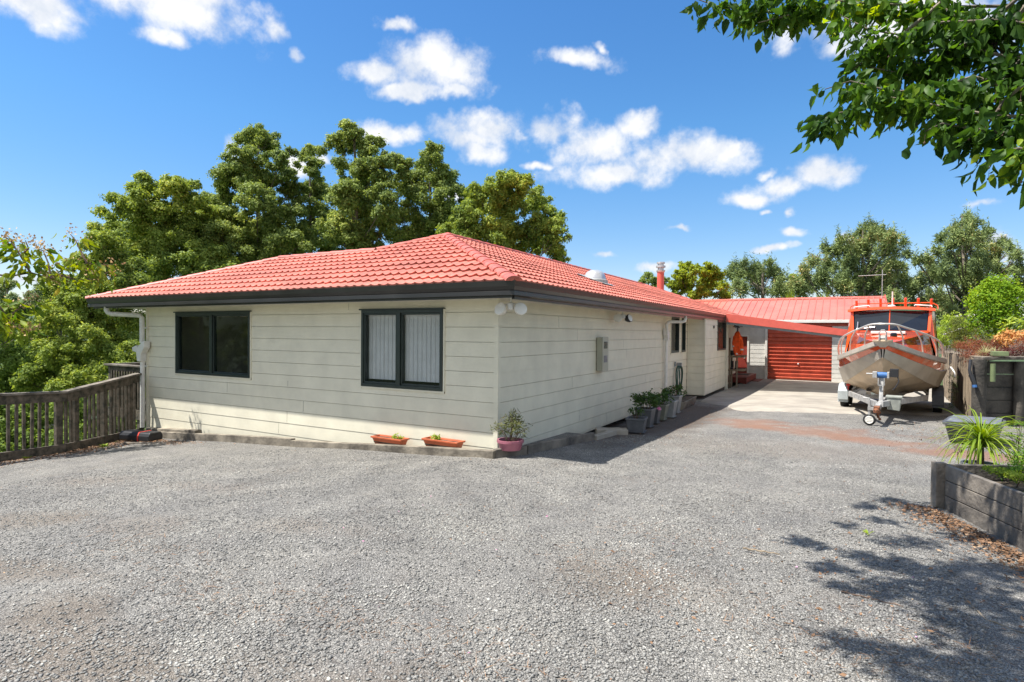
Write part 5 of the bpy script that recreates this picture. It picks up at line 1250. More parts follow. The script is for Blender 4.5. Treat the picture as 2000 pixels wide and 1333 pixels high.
G4=[(-22.5,19.8,14.0,0.94),(-23.8,20.1,13.3,1.1),(-21.7,20.3,12.9,1.08),(-20.2,19.6,11.6,0.91),(-22.0,19.4,11.3,1.26),(-22.9,21.8,11.1,1.42),(-21.3,18.3,9.6,1.34),(-19.5,19.3,9.3,1.15),(-22.9,20.7,8.9,1.66),(-22.7,18.8,7.6,1.25),(-21.3,21.0,7.8,1.64),(-22.3,20.1,6.8,1.62)]
G5=[(-19.6,24.5,13.5,0.94),(-22.2,26.8,13.3,1.17),(-21.1,22.7,12.5,0.92),(-19.3,25.0,12.1,1.16),(-18.0,24.5,10.8,0.78),(-22.0,24.7,11.3,1.49),(-19.4,24.2,10.2,1.5),(-21.7,23.3,9.2,1.37),(-21.4,25.7,8.9,1.82),(-18.6,24.8,8.9,1.22),(-21.7,24.4,7.3,1.66),(-20.6,27.0,7.6,1.74)]
G6=[(-12.9,22.2,10.1,1.12),(-13.9,21.4,9.6,0.93),(-12.3,23.3,10.1,0.95),(-13.0,26.0,9.9,1.23),(-16.0,23.4,9.1,1.21),(-13.4,22.7,8.7,1.46),(-11.5,24.3,8.3,1.16),(-10.4,24.0,7.2,0.82),(-13.4,24.0,7.4,1.51),(-13.9,21.3,7.0,1.3),(-11.6,26.3,6.7,0.85),(-13.3,26.5,7.1,1.39),(-11.8,27.7,6.6,0.56),(-15.2,24.5,6.3,1.36),(-17.5,24.5,8.1,1.23),(-14.7,20.7,8.3,0.99),(-15.9,21.5,7.2,1.22),(-17.0,24.8,10.4,0.63),(-16.8,23.8,6.5,1.37)]
G7=[(-22.9,5.8,5.3,0.77),(-24.4,6.8,5.1,0.92),(-24.4,5.7,4.4,0.61),(-23.7,6.8,4.1,1.07),(-22.9,5.4,3.5,0.9),(-23.6,4.6,3.2,0.62),(-22.1,6.4,3.1,1.03),(-22.9,4.8,2.3,0.88),(-22.7,5.8,2.0,1.02),(-23.6,7.3,1.6,0.97),(-22.3,5.8,0.8,1.01),(-20.5,5.7,0.4,0.86),(-22.2,4.9,2.6,0.87)]
G8=[(-20.6,3.0,2.2,0.54),(-21.9,4.0,1.6,0.83),(-21.5,3.0,1.4,0.6),(-19.9,3.7,0.9,0.98),(-20.4,2.8,0.7,0.77),(-21.2,5.0,0.2,0.96),(-20.9,3.5,-0.1,0.9),(-21.1,2.7,-0.2,0.68),(-18.9,3.5,-0.4,0.96),(-17.8,4.1,-0.4,0.86),(-20.0,3.2,-1.0,0.97)]
G9=[(-30.0,5.2,0.8,1.14),(-27.1,4.3,0.0,1.17),(-27.2,3.8,1.8,0.92),(-28.4,5.2,1.8,0.54),(-28.0,4.3,-0.9,1.19),(-30.6,6.2,-1.7,1.2),(-27.6,3.9,-1.8,1.17)]
L1=[(-18.9,1.4,-1.1,0.79),(-18.6,2.2,-1.3,0.81),(-16.9,2.3,-1.0,0.78),(-17.4,3.4,-1.2,0.83),(-15.6,3.2,-0.8,0.7),(-18.4,1.1,-1.9,0.76),(-17.9,1.7,-2.0,0.78),(-16.2,1.8,-1.8,0.75),(-16.2,2.7,-1.7,0.78),(-15.1,3.0,-1.5,0.68),(-20.3,1.5,-1.8,0.82),(-20.2,1.4,-2.7,0.72)]
FL=[(-83.2,23.7,6.5,1.41),(-79.6,23.6,4.9,1.13),(-82.5,23.0,4.3,1.52),(-79.8,24.5,3.6,1.14),(-78.7,24.9,4.3,0.76)]
FP=[(-65.3,21.1,7.0,0.65),(-67.7,22.7,6.5,0.9),(-65.5,20.6,5.7,0.65),(-63.7,21.2,6.7,0.48),(-70.2,21.5,5.1,0.57),(-65.2,22.7,6.1,0.66),(-68.7,22.7,5.4,1.02),(-67.0,20.9,4.5,0.88),(-67.1,23.2,4.9,0.9)]
PA=[(6.2,50.2,10.6,0.58),(5.5,50.7,10.0,0.73),(7.0,51.3,10.1,0.73),(4.3,48.0,9.2,0.7),(7.6,47.1,9.2,0.59),(8.5,48.4,9.0,0.42),(3.0,49.8,8.9,0.6),(4.0,50.6,8.6,0.83),(5.9,51.8,8.8,1.02),(7.2,48.5,8.2,0.95),(2.1,47.8,7.6,0.63),(3.2,49.4,7.3,0.91),(4.7,49.2,6.9,1.17),(6.7,51.5,6.9,1.19),(8.0,50.3,7.2,0.8),(1.5,47.4,6.4,0.58),(2.5,48.2,5.8,0.9),(4.0,46.2,5.3,1.03),(5.9,51.8,5.4,1.21),(7.8,53.1,5.8,1.12),(1.6,43.4,4.9,0.67),(9.0,53.9,8.7,0.47),(4.9,51.5,8.2,0.84),(6.3,50.2,4.1,1.08),(7.8,46.8,3.9,1.0),(4.8,50.9,3.7,1.02),(6.3,46.5,9.2,0.67),(7.6,53.1,9.5,0.75),(5.3,49.7,8.9,0.72),(1.6,43.4,6.7,0.42),(3.0,44.9,6.1,0.76),(5.5,49.6,6.0,0.99),(7.1,50.0,6.2,0.98),(8.5,52.0,6.5,0.64)]
PB=[(13.8,58.7,12.4,0.39),(13.0,53.3,10.9,0.53),(13.5,52.1,10.7,0.47),(12.8,58.0,11.1,0.58),(12.9,51.8,9.6,0.78),(15.5,59.2,10.8,0.58),(12.0,52.0,8.9,0.7),(14.2,58.0,9.1,0.95),(15.8,58.7,9.4,0.76),(16.7,60.0,9.9,0.48),(11.3,54.6,8.7,0.6),(13.1,57.9,8.1,0.96),(14.3,53.8,7.3,0.97),(11.0,55.2,7.5,0.75),(9.7,52.1,7.8,0.54),(12.4,57.5,6.4,1.15),(10.3,55.5,6.3,0.95),(13.9,55.5,5.7,1.14),(16.2,57.2,7.1,0.83),(16.6,53.9,6.8,0.69),(16.4,53.9,8.0,0.52),(9.4,53.8,5.1,1.02),(11.2,54.1,4.4,1.19),(13.5,58.0,4.6,1.25),(9.6,54.0,3.6,1.02),(16.8,54.8,5.4,0.97),(15.6,55.7,4.4,1.17),(11.8,56.4,10.1,0.57),(14.3,56.1,9.9,0.64),(12.4,51.5,9.4,0.6),(15.8,59.1,8.4,0.67),(12.3,57.0,8.4,0.67),(11.2,51.3,6.8,0.78),(13.6,55.8,6.6,0.92),(15.1,55.5,5.7,0.9),(9.3,55.1,6.1,0.57),(11.5,53.0,3.3,0.99),(16.3,55.3,8.8,0.44),(10.4,53.7,8.1,0.46)]
PC=[(-3.5,43.4,7.2,0.4),(-2.3,40.1,7.0,0.33),(-1.7,40.5,6.7,0.41),(-0.9,43.3,7.3,0.34),(-0.5,44.7,6.8,0.44),(-3.3,41.4,6.2,0.63),(-2.2,41.7,6.2,0.67),(-1.4,44.1,6.4,0.65),(-0.1,44.4,5.9,0.65),(-2.7,39.7,5.0,0.73),(-1.8,44.0,5.3,0.79),(-0.0,41.8,4.9,0.74),(1.2,42.9,5.3,0.58),(-2.9,43.1,6.8,0.43),(-1.5,42.0,6.7,0.42),(-0.8,44.1,6.8,0.43),(0.7,42.0,4.8,0.57)]
BD=[(-3.7,27.5,5.6,0.44),(-2.7,25.6,5.1,0.47),(-2.1,25.9,5.2,0.41),(-3.7,26.2,4.9,0.45),(-1.8,26.7,4.9,0.42),(-3.2,26.6,4.5,0.55),(-2.4,28.3,4.5,0.57),(-4.1,26.7,4.4,0.43),(-1.3,25.8,4.3,0.29),(-2.7,26.1,3.9,0.6),(-1.6,27.5,3.9,0.4),(-2.5,26.8,4.8,0.48),(-3.7,26.9,4.2,0.46)]
BE=[(-10.3,42.0,6.6,0.46),(-9.6,41.4,6.0,0.5),(-10.5,41.3,6.0,0.36),(-9.5,43.2,5.9,0.51),(-8.9,42.5,6.2,0.37)]
BF=[(-0.3,59.8,7.6,0.5),(0.2,60.6,7.3,0.62),(-0.4,59.4,6.6,0.66),(1.0,60.3,6.7,0.5)]
SH=[(1.88,-3.52,5.69,0.13),(2.17,-3.47,5.31,0.1),(2.25,-2.17,6.09,0.13),(2.71,-1.65,5.51,0.14),(2.07,-2.99,6.08,0.1),(2.66,-2.42,5.3,0.12),(2.7,-2.09,6.03,0.1),(2.09,-4.11,5.92,0.14),(2.38,-3.69,5.7,0.17),(2.66,-3.67,5.47,0.2),(3.0,-3.56,5.08,0.2),(2.9,-3.62,5.9,0.18),(2.93,-4.01,5.37,0.22),(2.57,-4.25,5.76,0.2),(3.24,-3.88,5.07,0.22),(2.68,-4.12,5.01,0.15),(2.44,-4.18,5.09,0.1),(2.98,-4.36,5.95,0.22),(3.08,-4.46,5.13,0.22),(2.89,-4.84,6.07,0.22),(2.87,-4.47,5.38,0.18),(2.88,-5.06,5.65,0.22),(3.1,-5.04,5.36,0.2),(2.23,-5.23,5.71,0.12),(2.63,-4.98,5.02,0.12),(2.63,-5.09,5.42,0.12),(2.49,-5.32,6.12,0.13),(2.67,-5.29,5.13,0.13),(3.15,-3.42,5.75,0.16),(3.44,-3.43,5.32,0.2),(2.2,-3.94,5.29,0.1),(3.06,-5.06,4.93,0.2),(3.35,-2.48,4.93,0.1),(2.61,-3.15,6.13,0.12),(2.44,-3.23,5.98,0.12)]
TW=[[(5.75,-1.13,4.34),(5.15,-1.23,4.44),(4.5,-1.37,4.57),(3.95,-1.45,4.74),(3.49,-1.48,4.88)],[(4.51,-1.13,4.68),(4.11,-1.25,4.69),(3.7,-1.36,4.71),(3.26,-1.49,4.82),(3.03,-1.51,4.96)],[(4.19,-1.31,4.67),(3.87,-1.44,4.6),(3.63,-1.52,4.56)],[(5.63,-1.66,3.94),(5.35,-1.64,4.09),(4.97,-1.66,4.16),(4.71,-1.63,4.14),(4.5,-1.56,4.26),(4.28,-1.5,4.47)],[(5.6,-1.68,3.71),(5.34,-1.66,3.82),(5.1,-1.64,3.96),(4.85,-1.62,3.98),(4.57,-1.61,4.07),(4.39,-1.55,4.29)],[(5.57,-1.82,3.38),(5.29,-1.84,3.55),(5.15,-1.79,3.66),(4.9,-1.79,3.61),(4.64,-1.81,3.64),(4.36,-1.83,3.77),(4.18,-1.8,3.75)],[(5.18,-1.58,3.73),(4.95,-1.64,3.6),(4.71,-1.7,3.52),(4.47,-1.77,3.56),(4.22,-1.85,3.52),(4.11,-1.84,3.44)],[(5.52,-1.97,3.24),(5.24,-1.95,3.3),(5.08,-1.87,3.4),(4.83,-1.83,3.51),(4.64,-1.77,3.61)],[(5.52,-1.97,3.13),(5.3,-1.98,3.16),(5.1,-1.98,3.23),(4.95,-1.94,3.3),(4.83,-1.9,3.26)],[(5.52,-2.2,2.93),(5.34,-2.19,2.99),(5.24,-2.12,2.99),(5.21,-2.03,2.91)],[(5.11,-1.61,3.97),(4.99,-1.57,3.82),(4.79,-1.57,3.82),(4.5,-1.61,3.94)],[(5.45,-2.0,3.52),(5.29,-1.98,3.38),(5.19,-1.92,3.2),(5.15,-1.83,3.08)],[(5.46,-2.24,2.83),(5.37,-2.17,2.89),(5.31,-2.09,2.87)],[(5.57,-1.81,3.78),(5.42,-1.75,3.73),(5.26,-1.69,3.52),(5.08,-1.64,3.42)],[(4.72,-1.48,4.2),(4.5,-1.55,4.05),(4.36,-1.58,3.94)],[(5.64,-1.66,3.53),(5.48,-1.58,3.71),(5.28,-1.52,4.01),(5.02,-1.48,4.33),(4.86,-1.4,4.62)],[(5.49,-1.51,4.19),(5.17,-1.57,4.05),(4.92,-1.61,3.86),(4.75,-1.58,3.94)]]
TL=[[(-9.18,-2.94,2.76),(-8.8,-2.49,2.69),(-8.72,-2.21,2.78),(-8.62,-1.93,2.68),(-8.61,-1.69,2.95),(-8.49,-1.39,3.02),(-8.27,-1.04,3.02)],[(-8.48,-2.31,2.76),(-8.64,-2.39,3.06),(-8.81,-2.48,3.34),(-8.93,-2.55,3.43)],[(-8.46,-1.84,2.75),(-8.43,-1.59,2.68),(-8.36,-1.32,2.72),(-8.32,-1.06,2.9)],[(-8.57,-3.07,1.76),(-8.37,-2.72,1.9),(-8.38,-2.49,2.13),(-8.43,-2.29,2.28)],[(-8.39,-2.03,2.67),(-8.51,-2.02,2.96),(-8.68,-2.03,3.2),(-8.88,-2.07,3.26)],[(-8.27,-1.49,3.0),(-8.45,-1.52,3.25),(-8.61,-1.53,3.46),(-8.8,-1.56,3.62)],[(-8.64,-2.39,3.06),(-8.52,-2.32,3.2),(-8.56,-2.35,3.34)],[(-8.58,-3.06,2.2),(-8.37,-2.79,2.12),(-8.29,-2.6,1.76),(-8.3,-2.45,1.68)]]
# ------------------------------------------------------------ garden bank behind the retaining wall
def bankz(x,y):
    # u: distance behind the wall line
    xl=6.98+(y-8.05)*.063
    dx=max(0,x-xl); return 1.20+dx*.24-max(0,(y-8))*.012+.05*math.sin(x*2.1)*math.sin(y*1.7)
def bank():
    V=[];nx,ny=60,80
    for i in range(nx):
        for j in range(ny):
            y=8.0+(46-8.0)*(j/(ny-1))**1.6; xl=6.95+(y-8.05)*.063
            x=xl+(60-xl)*(i/(nx-1))**2.2
            yy=y+ (x-xl)*.55*(1-j/(ny-1))**3
            V.append((x,yy,bankz(x,yy)+(0 if i else -.02)))
    F=[(i*ny+j,(i+1)*ny+j,(i+1)*ny+j+1,i*ny+j+1) for i in range(nx-1) for j in range(ny-1)]
    n=len(V)
    tag(npmesh('garden_bank',V,F,'soil',smooth=True),kind='structure')
bank()
def at_bank(x,y): return (x,y,bankz(x,y)-.03)
bush('round_shrub','bright glossy green ball-shaped shrub standing tall on the bank behind the wall',(7.52,10.75,1.45),[(0,0,1.05,.56),(-.2,-.1,.62,.42),(.22,.05,.62,.44),(.05,0,1.38,.40),(-.27,.05,1.12,.34),(.32,0,1.18,.36),(.0,-.2,.85,.44)],'Lhedge',.055,7500,cat='shrub',asp=.62,shell=.62,lump=.10,flat=1.0)
bush('olive_shrub','dull olive rounded shrub left of the bright green ball',(6.98,11.9,1.2),[(0,0,.60,.38),(.22,.1,.78,.34),(-.12,0,.45,.32),(.4,.2,.6,.3)],'Lolive',.045,5200,cat='shrub',asp=.35,shell=.5,sub=True)
bush('lime_shrub','pale lime shrub seen just right of the boat canopy',(7.1,14.6,1.1),[(-.2,0,.6,.38),(.1,0,.95,.38),(.4,.3,.7,.4),(-.1,-.3,.4,.3)],'Lyel',.06,3400,cat='shrub',asp=.5,sub=True)
bush('russet_groundcover','low rusty red carpet of foliage spilling over the log wall top',(6.92,9.35,1.2),[(-.05,.1,.16,.18),(.12,-.1,.22,.2),(.3,.0,.26,.22),(-.02,.6,.22,.24),(.25,.6,.32,.26),(.5,.4,.32,.24),(.05,1.2,.26,.28),(-.05,-.35,.12,.13),(.5,-.1,.26,.18),(-.08,.4,.05,.14)],'Lred',.035,9000,asp=.3,stems=False,flat=.7,sub=True)
p=at_bank(7.28,8.75)
t=thing('straw_tuft','pale straw-coloured grass tuft behind the olive block','grass tuft',(6.98,8.62,1.26))
blades('blades',t,130,.24,.008,'Lstraw',c=(0,0,0),up=(.5,1.5),sag=.8)
t=thing('straw_tuft','second smaller straw grass tuft further right on the wall top','grass tuft',(7.2,8.85,1.28))
blades('blades',t,80,.18,.008,'Lstraw',c=(0,0,0),up=(.4,1.4),sag=.8)
bush('maroon_groundcover','dark maroon creeping foliage along the sleeper capping',(7.2,8.62,1.25),[(-.25,-.12,.08,.09),(-.1,-.05,.10,.11),(.05,.05,.13,.12),(.2,.12,.15,.13),(.4,.25,.16,.15),(.65,.4,.2,.18)],'Lmar',.03,14000,asp=.5,stems=False,flat=.7)
bush('orange_croton','orange and yellow leaved shrub at the right edge above the sleepers',(7.5,9.25,1.32),[(-.15,0,.36,.12),(.0,.05,.45,.14),(.15,.0,.40,.15),(-.05,-.1,.28,.12),(.35,.1,.42,.18)],'Lcrot',.055,9000,cat='shrub',asp=.5)
bush('dark_red_shrub','dark red-brown twiggy shrub at the far right above the wall',(7.55,8.85,1.3),[(.0,0,.18,.13),(.12,.05,.3,.15),(.3,.1,.36,.18)],'Lred',.03,14000,cat='shrub',asp=.4)
bush('broad_leaf_plant','fresh green broad leaved plant behind the orange shrub',(7.8,9.9,1.4),[(-.25,0,.55,.18),(.0,.1,.62,.2),(.3,.1,.6,.25),(-.42,-.1,.35,.12)],'Lyel',.14,900,asp=.35,shell=.3)
bush('grey_green_shrub','soft grey-green low shrub between the round shrub and the orange one',(7.4,9.75,1.3),[(-.1,0,.3,.2),(.08,.1,.36,.2),(-.2,.1,.22,.15)],'Lolive',.035,9000,cat='shrub',asp=.3)
bush('pale_cushion','pale green cushion plant behind the russet carpet',(6.95,10.9,1.25),[(-.05,-.2,.22,.2),(.2,-.2,.26,.2),(-.1,.2,.22,.2)],'Lolive',.035,8000,stems=False,flat=.7,asp=.4)
for i,(x,y,r_,lab) in enumerate(((9.6,14.5,.9,'mid green mound of foliage filling the bank at the right edge'),(9.2,20,1.2,'dark green bush far behind the round shrub'),(12.5,24,1.8,'wide dark bush at the far right below the pines'),(8.6,27,1.4,'dusty green bush behind the boat canopy, below the pines'))):
    bush('bank_bush',lab,at_bank(x,y),[(0,0,r_*.5,r_*.7),(r_*.5,0,r_*.4,r_*.6),(-r_*.4,.1,r_*.35,r_*.55),(0,r_*.4,r_*.8,r_*.5)],'Lgum',.10,420,cat='shrub')
t=thing('rail_pole','pale thin pole slanting across the lime shrub','pole',(0,0,0))
part('pole','white',t,lambda b:b.tube([(6.9,13.9,1.78),(7.6,14.6,2.05)],.02,6))
# ------------------------------------------------------------ background trees
def rt_(cl,base,top=None):
    x=sum(c[0] for c in cl)/len(cl); y=sum(c[1] for c in cl)/len(cl); return (x,y,base)
GG='tall gum-like trees beyond the house'
tree('tall_tree','broad pale-topped tree at the left end of the tall tree row',G1,rt_(G1,-7),'Lgum2',dens=2918,size=0.166,sub=True,r0=.28,group=GG,droop=.2)
tree('tall_tree','tall tree with a narrow pointed crown, second from the left in the row',G2,rt_(G2,-7),'Lgum',dens=2796,size=0.166,sub=True,r0=.32,group=GG,droop=.2)
tree('tall_tree','thin open tree with a gappy crown between the two tallest',G3,rt_(G3,-7),'Lgum',dens=2310,size=0.166,sub=True,r0=.22,group=GG,droop=.2)
tree('tall_tree','tallest tree in the row, its peak above the middle of the roof',G4,rt_(G4,-7),'Lgum',dens=2796,size=0.166,sub=True,r0=.3,group=GG,droop=.2)
tree('tall_tree','tall loose-crowned tree straight behind the roof apex',G5,rt_(G5,-7),'Lgum',dens=2553,size=0.166,sub=True,r0=.3,group=GG,droop=.2)
tree('tall_tree','yellower rounded tree at the right end of the tall row',G6,rt_(G6,-6),'Lgum2',dens=2553,size=0.159,sub=True,r0=.3,group=GG,droop=.2)
tree('bushy_tree','bushy bright green tree beside the left roof corner',G7,rt_(G7,-8),'Lgum2',dens=5472,size=0.114,sub=True,r0=.2)
tree('bushy_tree','rounded yellow-green tree above the timber fence',G8,rt_(G8,-8),'Lgum2',dens=6688,size=0.099,sub=True,r0=.2)
tree('shaded_tree','dark grey-green tree at the left edge behind the fence',G9,rt_(G9,-8),'Ldark',dens=3952,size=0.121,sub=True,r0=.2)
tree('gully_bush','leafy bushes of the gully seen between the fence balusters',L1,rt_(L1,-9),'Ldark',dens=5472,size=0.106,sub=True,r0=.12,cat='bush')
tree('far_tree','distant dark tree at the far left edge of the horizon',FL,rt_(FL,-9),'Lpine',dens=972,size=0.264,sub=True,r0=.3)
tree('far_pine','small distant dark pine left of the roof corner',FP,rt_(FP,-9),'Lpine',dens=1216,size=0.227,sub=True,r0=.3,cat='pine')
def pine(name,label,cl,base,dens=1050,size=.30,rad=.3):
    root=rt_(cl,base); t=thing(name,label,'pine',root); inv=[(x-root[0],y-root[1],z-root[2],r) for x,y,z,r in cl]
    b=MB(); branches(b,(0,0,0),inv,rad); b.build('trunk','bark',t,smooth=True)
    sp=[]
    for (x,y,z,r) in inv:
        for q in range(3):
            a=rng.random()*6.28; ox,oy=math.cos(a)*r*.7*rng.random(),math.sin(a)*r*.7*rng.random(); h=.5+.7*rng.random()
            for m in range(4): sp.append((x+ox*(1+.1*m),y+oy*(1+.1*m),z+r*.5+h*m*.33,r*(.30-.065*m)))
    crown('shoots',sp,dens*1.3,size*.8,'Lpine',t,asp=.22,flat=1.4,shell=.2,out=.2,lump=.3)
    crown('crown',inv,dens,size,'Lpine',t,asp=.22,flat=1.7,shell=.3,out=.2,lump=.4,sub=True); return t
def split(cl,fn):
    a=[c for c in cl if fn(c)]; b=[c for c in cl if not fn(c)]; return a,b
pine('pine_tree','large many-topped pine behind the boat cabin, left of the taller pointed pine',PA,-2)
pine('pine_tree','tall pine with a pointed leader near the right edge',PB,-2)
pine('pine_tree','lower bluish conifer behind the garage roof',PC,-2,dens=1300,size=.28)
tree('broadleaf_tree','bright yellow-green layered tree behind the flue',BD,rt_(BD,-2),'Lbroad',dens=5472,size=0.129,sub=True,r0=.2,flat=.6)
tree('small_tree','small dark tree just left of the flue',BE,rt_(BE,-2),'Lgum',dens=2006,size=0.166,sub=True,r0=.2)
tree('pale_tree','small pale tree between the conifer and the big pine',BF,rt_(BF,-2),'Lbroad',dens=1580,size=0.189,sub=True,r0=.2)
for lab,(x,y,z) in (('left one of two cabbage palms poking above the garage ridge',(1.6,30.2,3.15)),('right one of two cabbage palms poking above the garage ridge',(3.2,30.6,3.1))):
    t=thing('cabbage_palm',lab,'palm',(x,y,z-3.5),0,'cabbage palms behind the garage')
    part('trunk','bark',t,lambda b:b.tube([(0,0,0),(0,0,3.6)],[.13,.1],8),smooth=True)
    blades('fronds',t,160,1.1,.045,'Lspike',c=(0,0,3.55),up=(-.2,1.5),sag=.5)
t=thing('palm_frond_tree','palm-like fronds entering at the right edge below the overhanging branch','palm',(11.3,9.6,1.4))
part('trunk','bark',t,lambda b:b.tube([(.3,.2,0),(.3,.2,2.9)],[.12,.1],8),smooth=True)
blades('fronds',t,90,1.1,.04,'Lspike',c=(.3,.2,2.75),up=(-.2,1.4),sag=.9)
# ------------------------------------------------------------ overhanging trees near the camera
def hangleaves(pts,n,size,jit,rr=rng,side=.12):
    """leaves hung on short stalks along a twig polyline"""
    pts=[np.array(p) for p in pts]; seg=[np.linalg.norm(b-a) for a,b in zip(pts[:-1],pts[1:])]; tot=sum(seg)
    P=[];D=[]
    for i in range(n):
        s=rr.random()*tot; k=0
        while k<len(seg)-1 and s>seg[k]: s-=seg[k]; k+=1
        p=pts[k]+(pts[k+1]-pts[k])*(s/seg[k]); ax=(pts[k+1]-pts[k])/seg[k]
        o=np.clip(rr.normal(size=3),-1.5,1.5)*jit; o[2]=-abs(o[2])*.5+o[2]*.5; P.append(p+o)
        D.append(o/ (np.linalg.norm(o)+1e-6)*.6+ax*.25+np.array([0,0,-.75])+rr.normal(size=3)*.28)
    return np.array(P),np.array(D)
def overhang():
    T=thing('overhanging_tree','big tree leaning in from the right with dark glossy hanging leaves and berries','tree',(8.3,-5.0,0))
    off=Vector((8.3,-5.0,0))
    b=MB(); b.tube([(0,0,-.2),(-.1,.1,1.6),(-.3,.3,3.2),(-.9,.5,4.6),(-2.2,.6,5.6),(-4.2,.8,6.0)],[.2,.17,.15,.11,.08,.03],10)
    limbs=[[(-.2,.2,2.2),(-.7,.9,3.0),(-1.3,1.5,3.4),(-2.0,2.0,3.5)],[(-.3,.3,3.0),(-.8,.9,3.8),(-1.5,1.4,4.3),(-2.2,1.8,4.6)],[(-.3,.3,3.2),(-.7,1.4,4.2),(-1.2,2.4,4.8),(-2.0,3.4,5.0)]]
    for l in limbs: b.tube(l,[.085,.06,.045,.03],8)
    conn=[]
    for tw_ in TW:
        e=Vector(tw_[0])-off; s=min((Vector(q) for l in limbs for q in l[2:]),key=lambda q:(q-e).length)
        m=s.lerp(e,.5)+Vector((random.uniform(-.12,.12),random.uniform(-.12,.12),.10)); q1=s.lerp(m,.5)+Vector((0,0,.05)); b.tube([tuple(s),tuple(q1),tuple(m),tuple(e)],[.026,.022,.018,.014],6); conn.append([tuple(s),tuple(m),tuple(e)])
        b.tube([tuple(Vector(p)-off) for p in tw_],[.014*(1-.75*i/(len(tw_)-1)) for i in range(len(tw_))],6)
    for s in SH: 
        e=Vector(s[:3])-off; b.tube([(-3.0,.7,5.8),tuple(Vector((-3.0,.7,5.8)).lerp(e,.5)+Vector((0,0,.15))),tuple(e)],[.03,.015,.006],5)
    b.build('trunk','bark',T,smooth=True)
    P=[];D=[]
    for i,tw_ in enumerate(TW):
        L_=sum((Vector(a)-Vector(b_)).length for a,b_ in zip(tw_[:-1],tw_[1:]))
        k=int(L_*140*(1.15 if i>=3 else 1)); p,d=hangleaves([tuple(Vector(q)-off) for q in tw_],k,.12,.075 if i<3 else .085); P.append(p);D.append(d)
        # side twigs
        for q in range(int(L_*5)):
            t=random.random()*(len(tw_)-1); k0=min(int(t),len(tw_)-2); a=Vector(tw_[k0]).lerp(Vector(tw_[k0+1]),t-k0)-off
            e=a+Vector((random.uniform(-.12,.12),random.uniform(-.1,.12),random.uniform(-.12,.10)))
            p,d=hangleaves([tuple(a),tuple(e)],13,.1,.05); P.append(p);D.append(d)
    P=np.concatenate(P);D=np.concatenate(D); n=len(P); L_=.105*(.4+1.0*rng.random(n))
    leafobj('leaves',P,D,unit(rng.normal(size=(n,3))+np.array([0,0,.2])),L_,L_*(.46+.16*rng.random(n)),'Lfg',T,bend=.55)
    cl=[(x,y,z+.1,.42) for l in limbs for x,y,z in l[1:]]+[(-.2,.4,3.9,.7),(.5,0,4.6,.8),(-.8,.2,5.0,.7),(-1.6,.6,5.6,.6),(.2,1.1,4.4,.7),(.7,-.8,4.0,.7),(-.1,-.7,4.9,.7),(-1.0,1.9,5.0,.6),(-2.3,2.8,5.3,.5)]
    crown('inner_leaves',cl,900,.13,'Lfg',T,asp=.5,shell=.1,flat=.8)
    for c_ in conn:
        p,d=hangleaves(c_,int(45*(Vector(c_[0])-Vector(c_[2])).length),.12,.10); n_=len(p); L2=.105*(.4+rng.random(n_)); leafobj('connecting_leaves',p,d,unit(rng.normal(size=(n_,3))),L2,L2*.5,'Lfg',T,bend=.55)['kind']='stuff'
    # upper canopy, above the picture, that dapples the drive
    cl=[(x-off.x,y-off.y,z,r*1.25) for x,y,z,r in SH]
    crown('upper_leaves',cl,2000,.11,'Lfg',T,asp=.5,shell=.1,flat=.6)
    # berries
    P=[]
    for q in range(46):
        tw_=random.choice(TW[3:13]); t=random.random()*(len(tw_)-1); k0=min(int(t),len(tw_)-2); a=Vector(tw_[k0]).lerp(Vector(tw_[k0+1]),t-k0)-off
        P.append(a+Vector((random.uniform(-.06,.06),random.uniform(-.06,.06),-random.uniform(.05,.12))))
    b=MB()
    for p in P:
        b.lathe(tuple(p),[(.002,-.009),(.008,-.004),(.008,.004),(.002,.009)],8); b.tube([tuple(p),tuple(p+Vector((.004,0,.06)))],.0012,4,cap=False)
    b.build('berries','twig',T)
overhang()
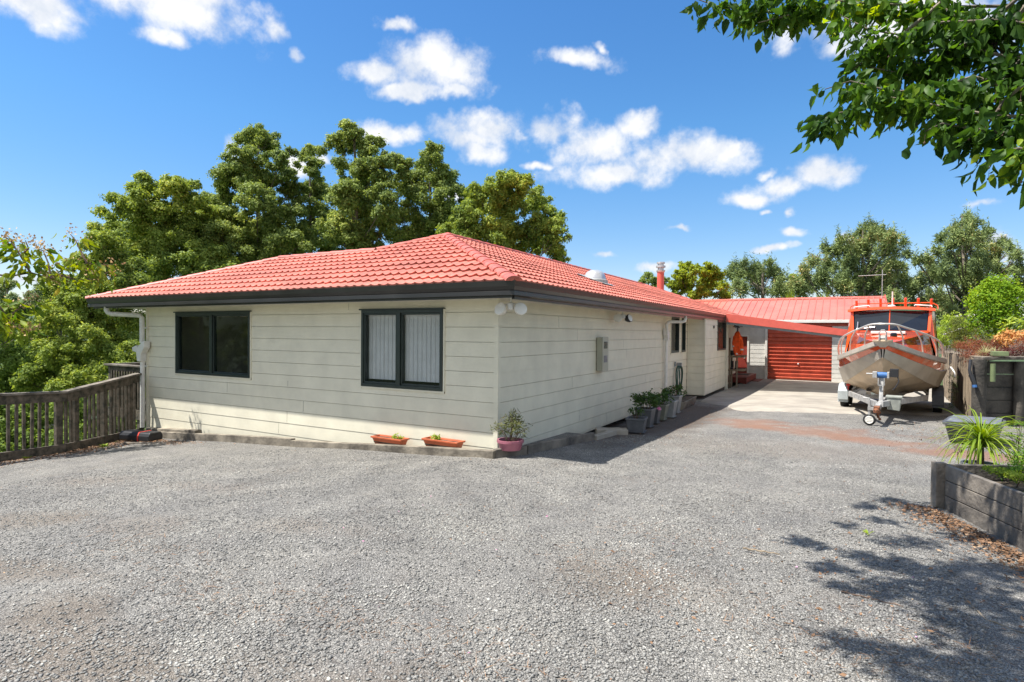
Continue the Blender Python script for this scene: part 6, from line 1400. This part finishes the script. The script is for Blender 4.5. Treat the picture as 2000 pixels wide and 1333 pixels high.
def leftbranch():
    T=thing('seeding_branch_tree','small tree at the left edge with yellowing leaves and brown seed clusters on bare twigs','tree',(-10.9,-4.6,-1.6))
    off=Vector((-10.9,-4.6,-1.6))
    # hold it on a trunk just outside the frame
    b=MB(); r0=Vector(TL[0][0])-off
    b.tube([(0,0,-.5),(.1,.1,1.6),tuple(r0)],[.10,.07,.03],8)
    b.tube([(.1,.1,1.6),tuple(Vector(TL[3][0])-off)],[.035,.02],6); b.tube([(.1,.1,1.6),tuple(Vector(TL[7][0])-off)],[.035,.02],6)
    for tw_ in TL: b.tube([tuple(Vector(p)-off) for p in tw_],[.020*(1-.7*i/(len(tw_)-1)) for i in range(len(tw_))],6)
    b.build('trunk','twig',T,smooth=True)
    P=[];D=[];Q=[]
    for i,tw_ in enumerate(TL):
        loc=[tuple(Vector(q)-off) for q in tw_]; L_=sum((Vector(a)-Vector(b_)).length for a,b_ in zip(loc[:-1],loc[1:]))
        k=int(L_*(30 if i==0 else 85 if i in (1,7,3) else 55)); p,d=hangleaves(loc,max(9,k),.1,.13); P.append(p);D.append(d)
        for e in ([loc[-1]] if i else [loc[-1],loc[3],loc[4],loc[5]])+[loc[len(loc)//2]]:
            for q in range(random.choice((18,28,40))): Q.append(np.array(e)+rng.normal(size=3)*np.array([.11,.11,.06])+np.array([0,0,.04]))
    P=np.concatenate(P);D=np.concatenate(D);n=len(P);L_=.19*(.45+.8*rng.random(n))
    leafobj('leaves',P,D,unit(rng.normal(size=(n,3))),L_,L_*.42,'Lfg2',T,bend=.6)
    Q=np.array(Q);n=len(Q); leafobj('seed_heads',Q,rng.normal(size=(n,3)),unit(rng.normal(size=(n,3))),.05*np.ones(n),.036*np.ones(n),'seed',T,bend=.6)['kind']='stuff'
leftbranch()
# trees on the camera's side of the yard: they stand behind the viewer and show only as reflections in the windows

for lab,(x,y,z),s in (('dark tree beyond the fence that shows only as a reflection in the left front window',(-17,-6.2,-5),1.0),('second tree further along the fence line, mirrored faintly in the left front window',(-16.5,-10.5,-5),.9)):
    c=[(x+random.uniform(-2,2)*s,y+random.uniform(-1.6,1.6)*s,random.uniform(-1.5,3.8)*s,1.25*s) for i in range(12)]
    tree('gully_tree',lab,c,(x,y,z),'Ldark',dens=700,size=.18,sub=True,r0=.2)
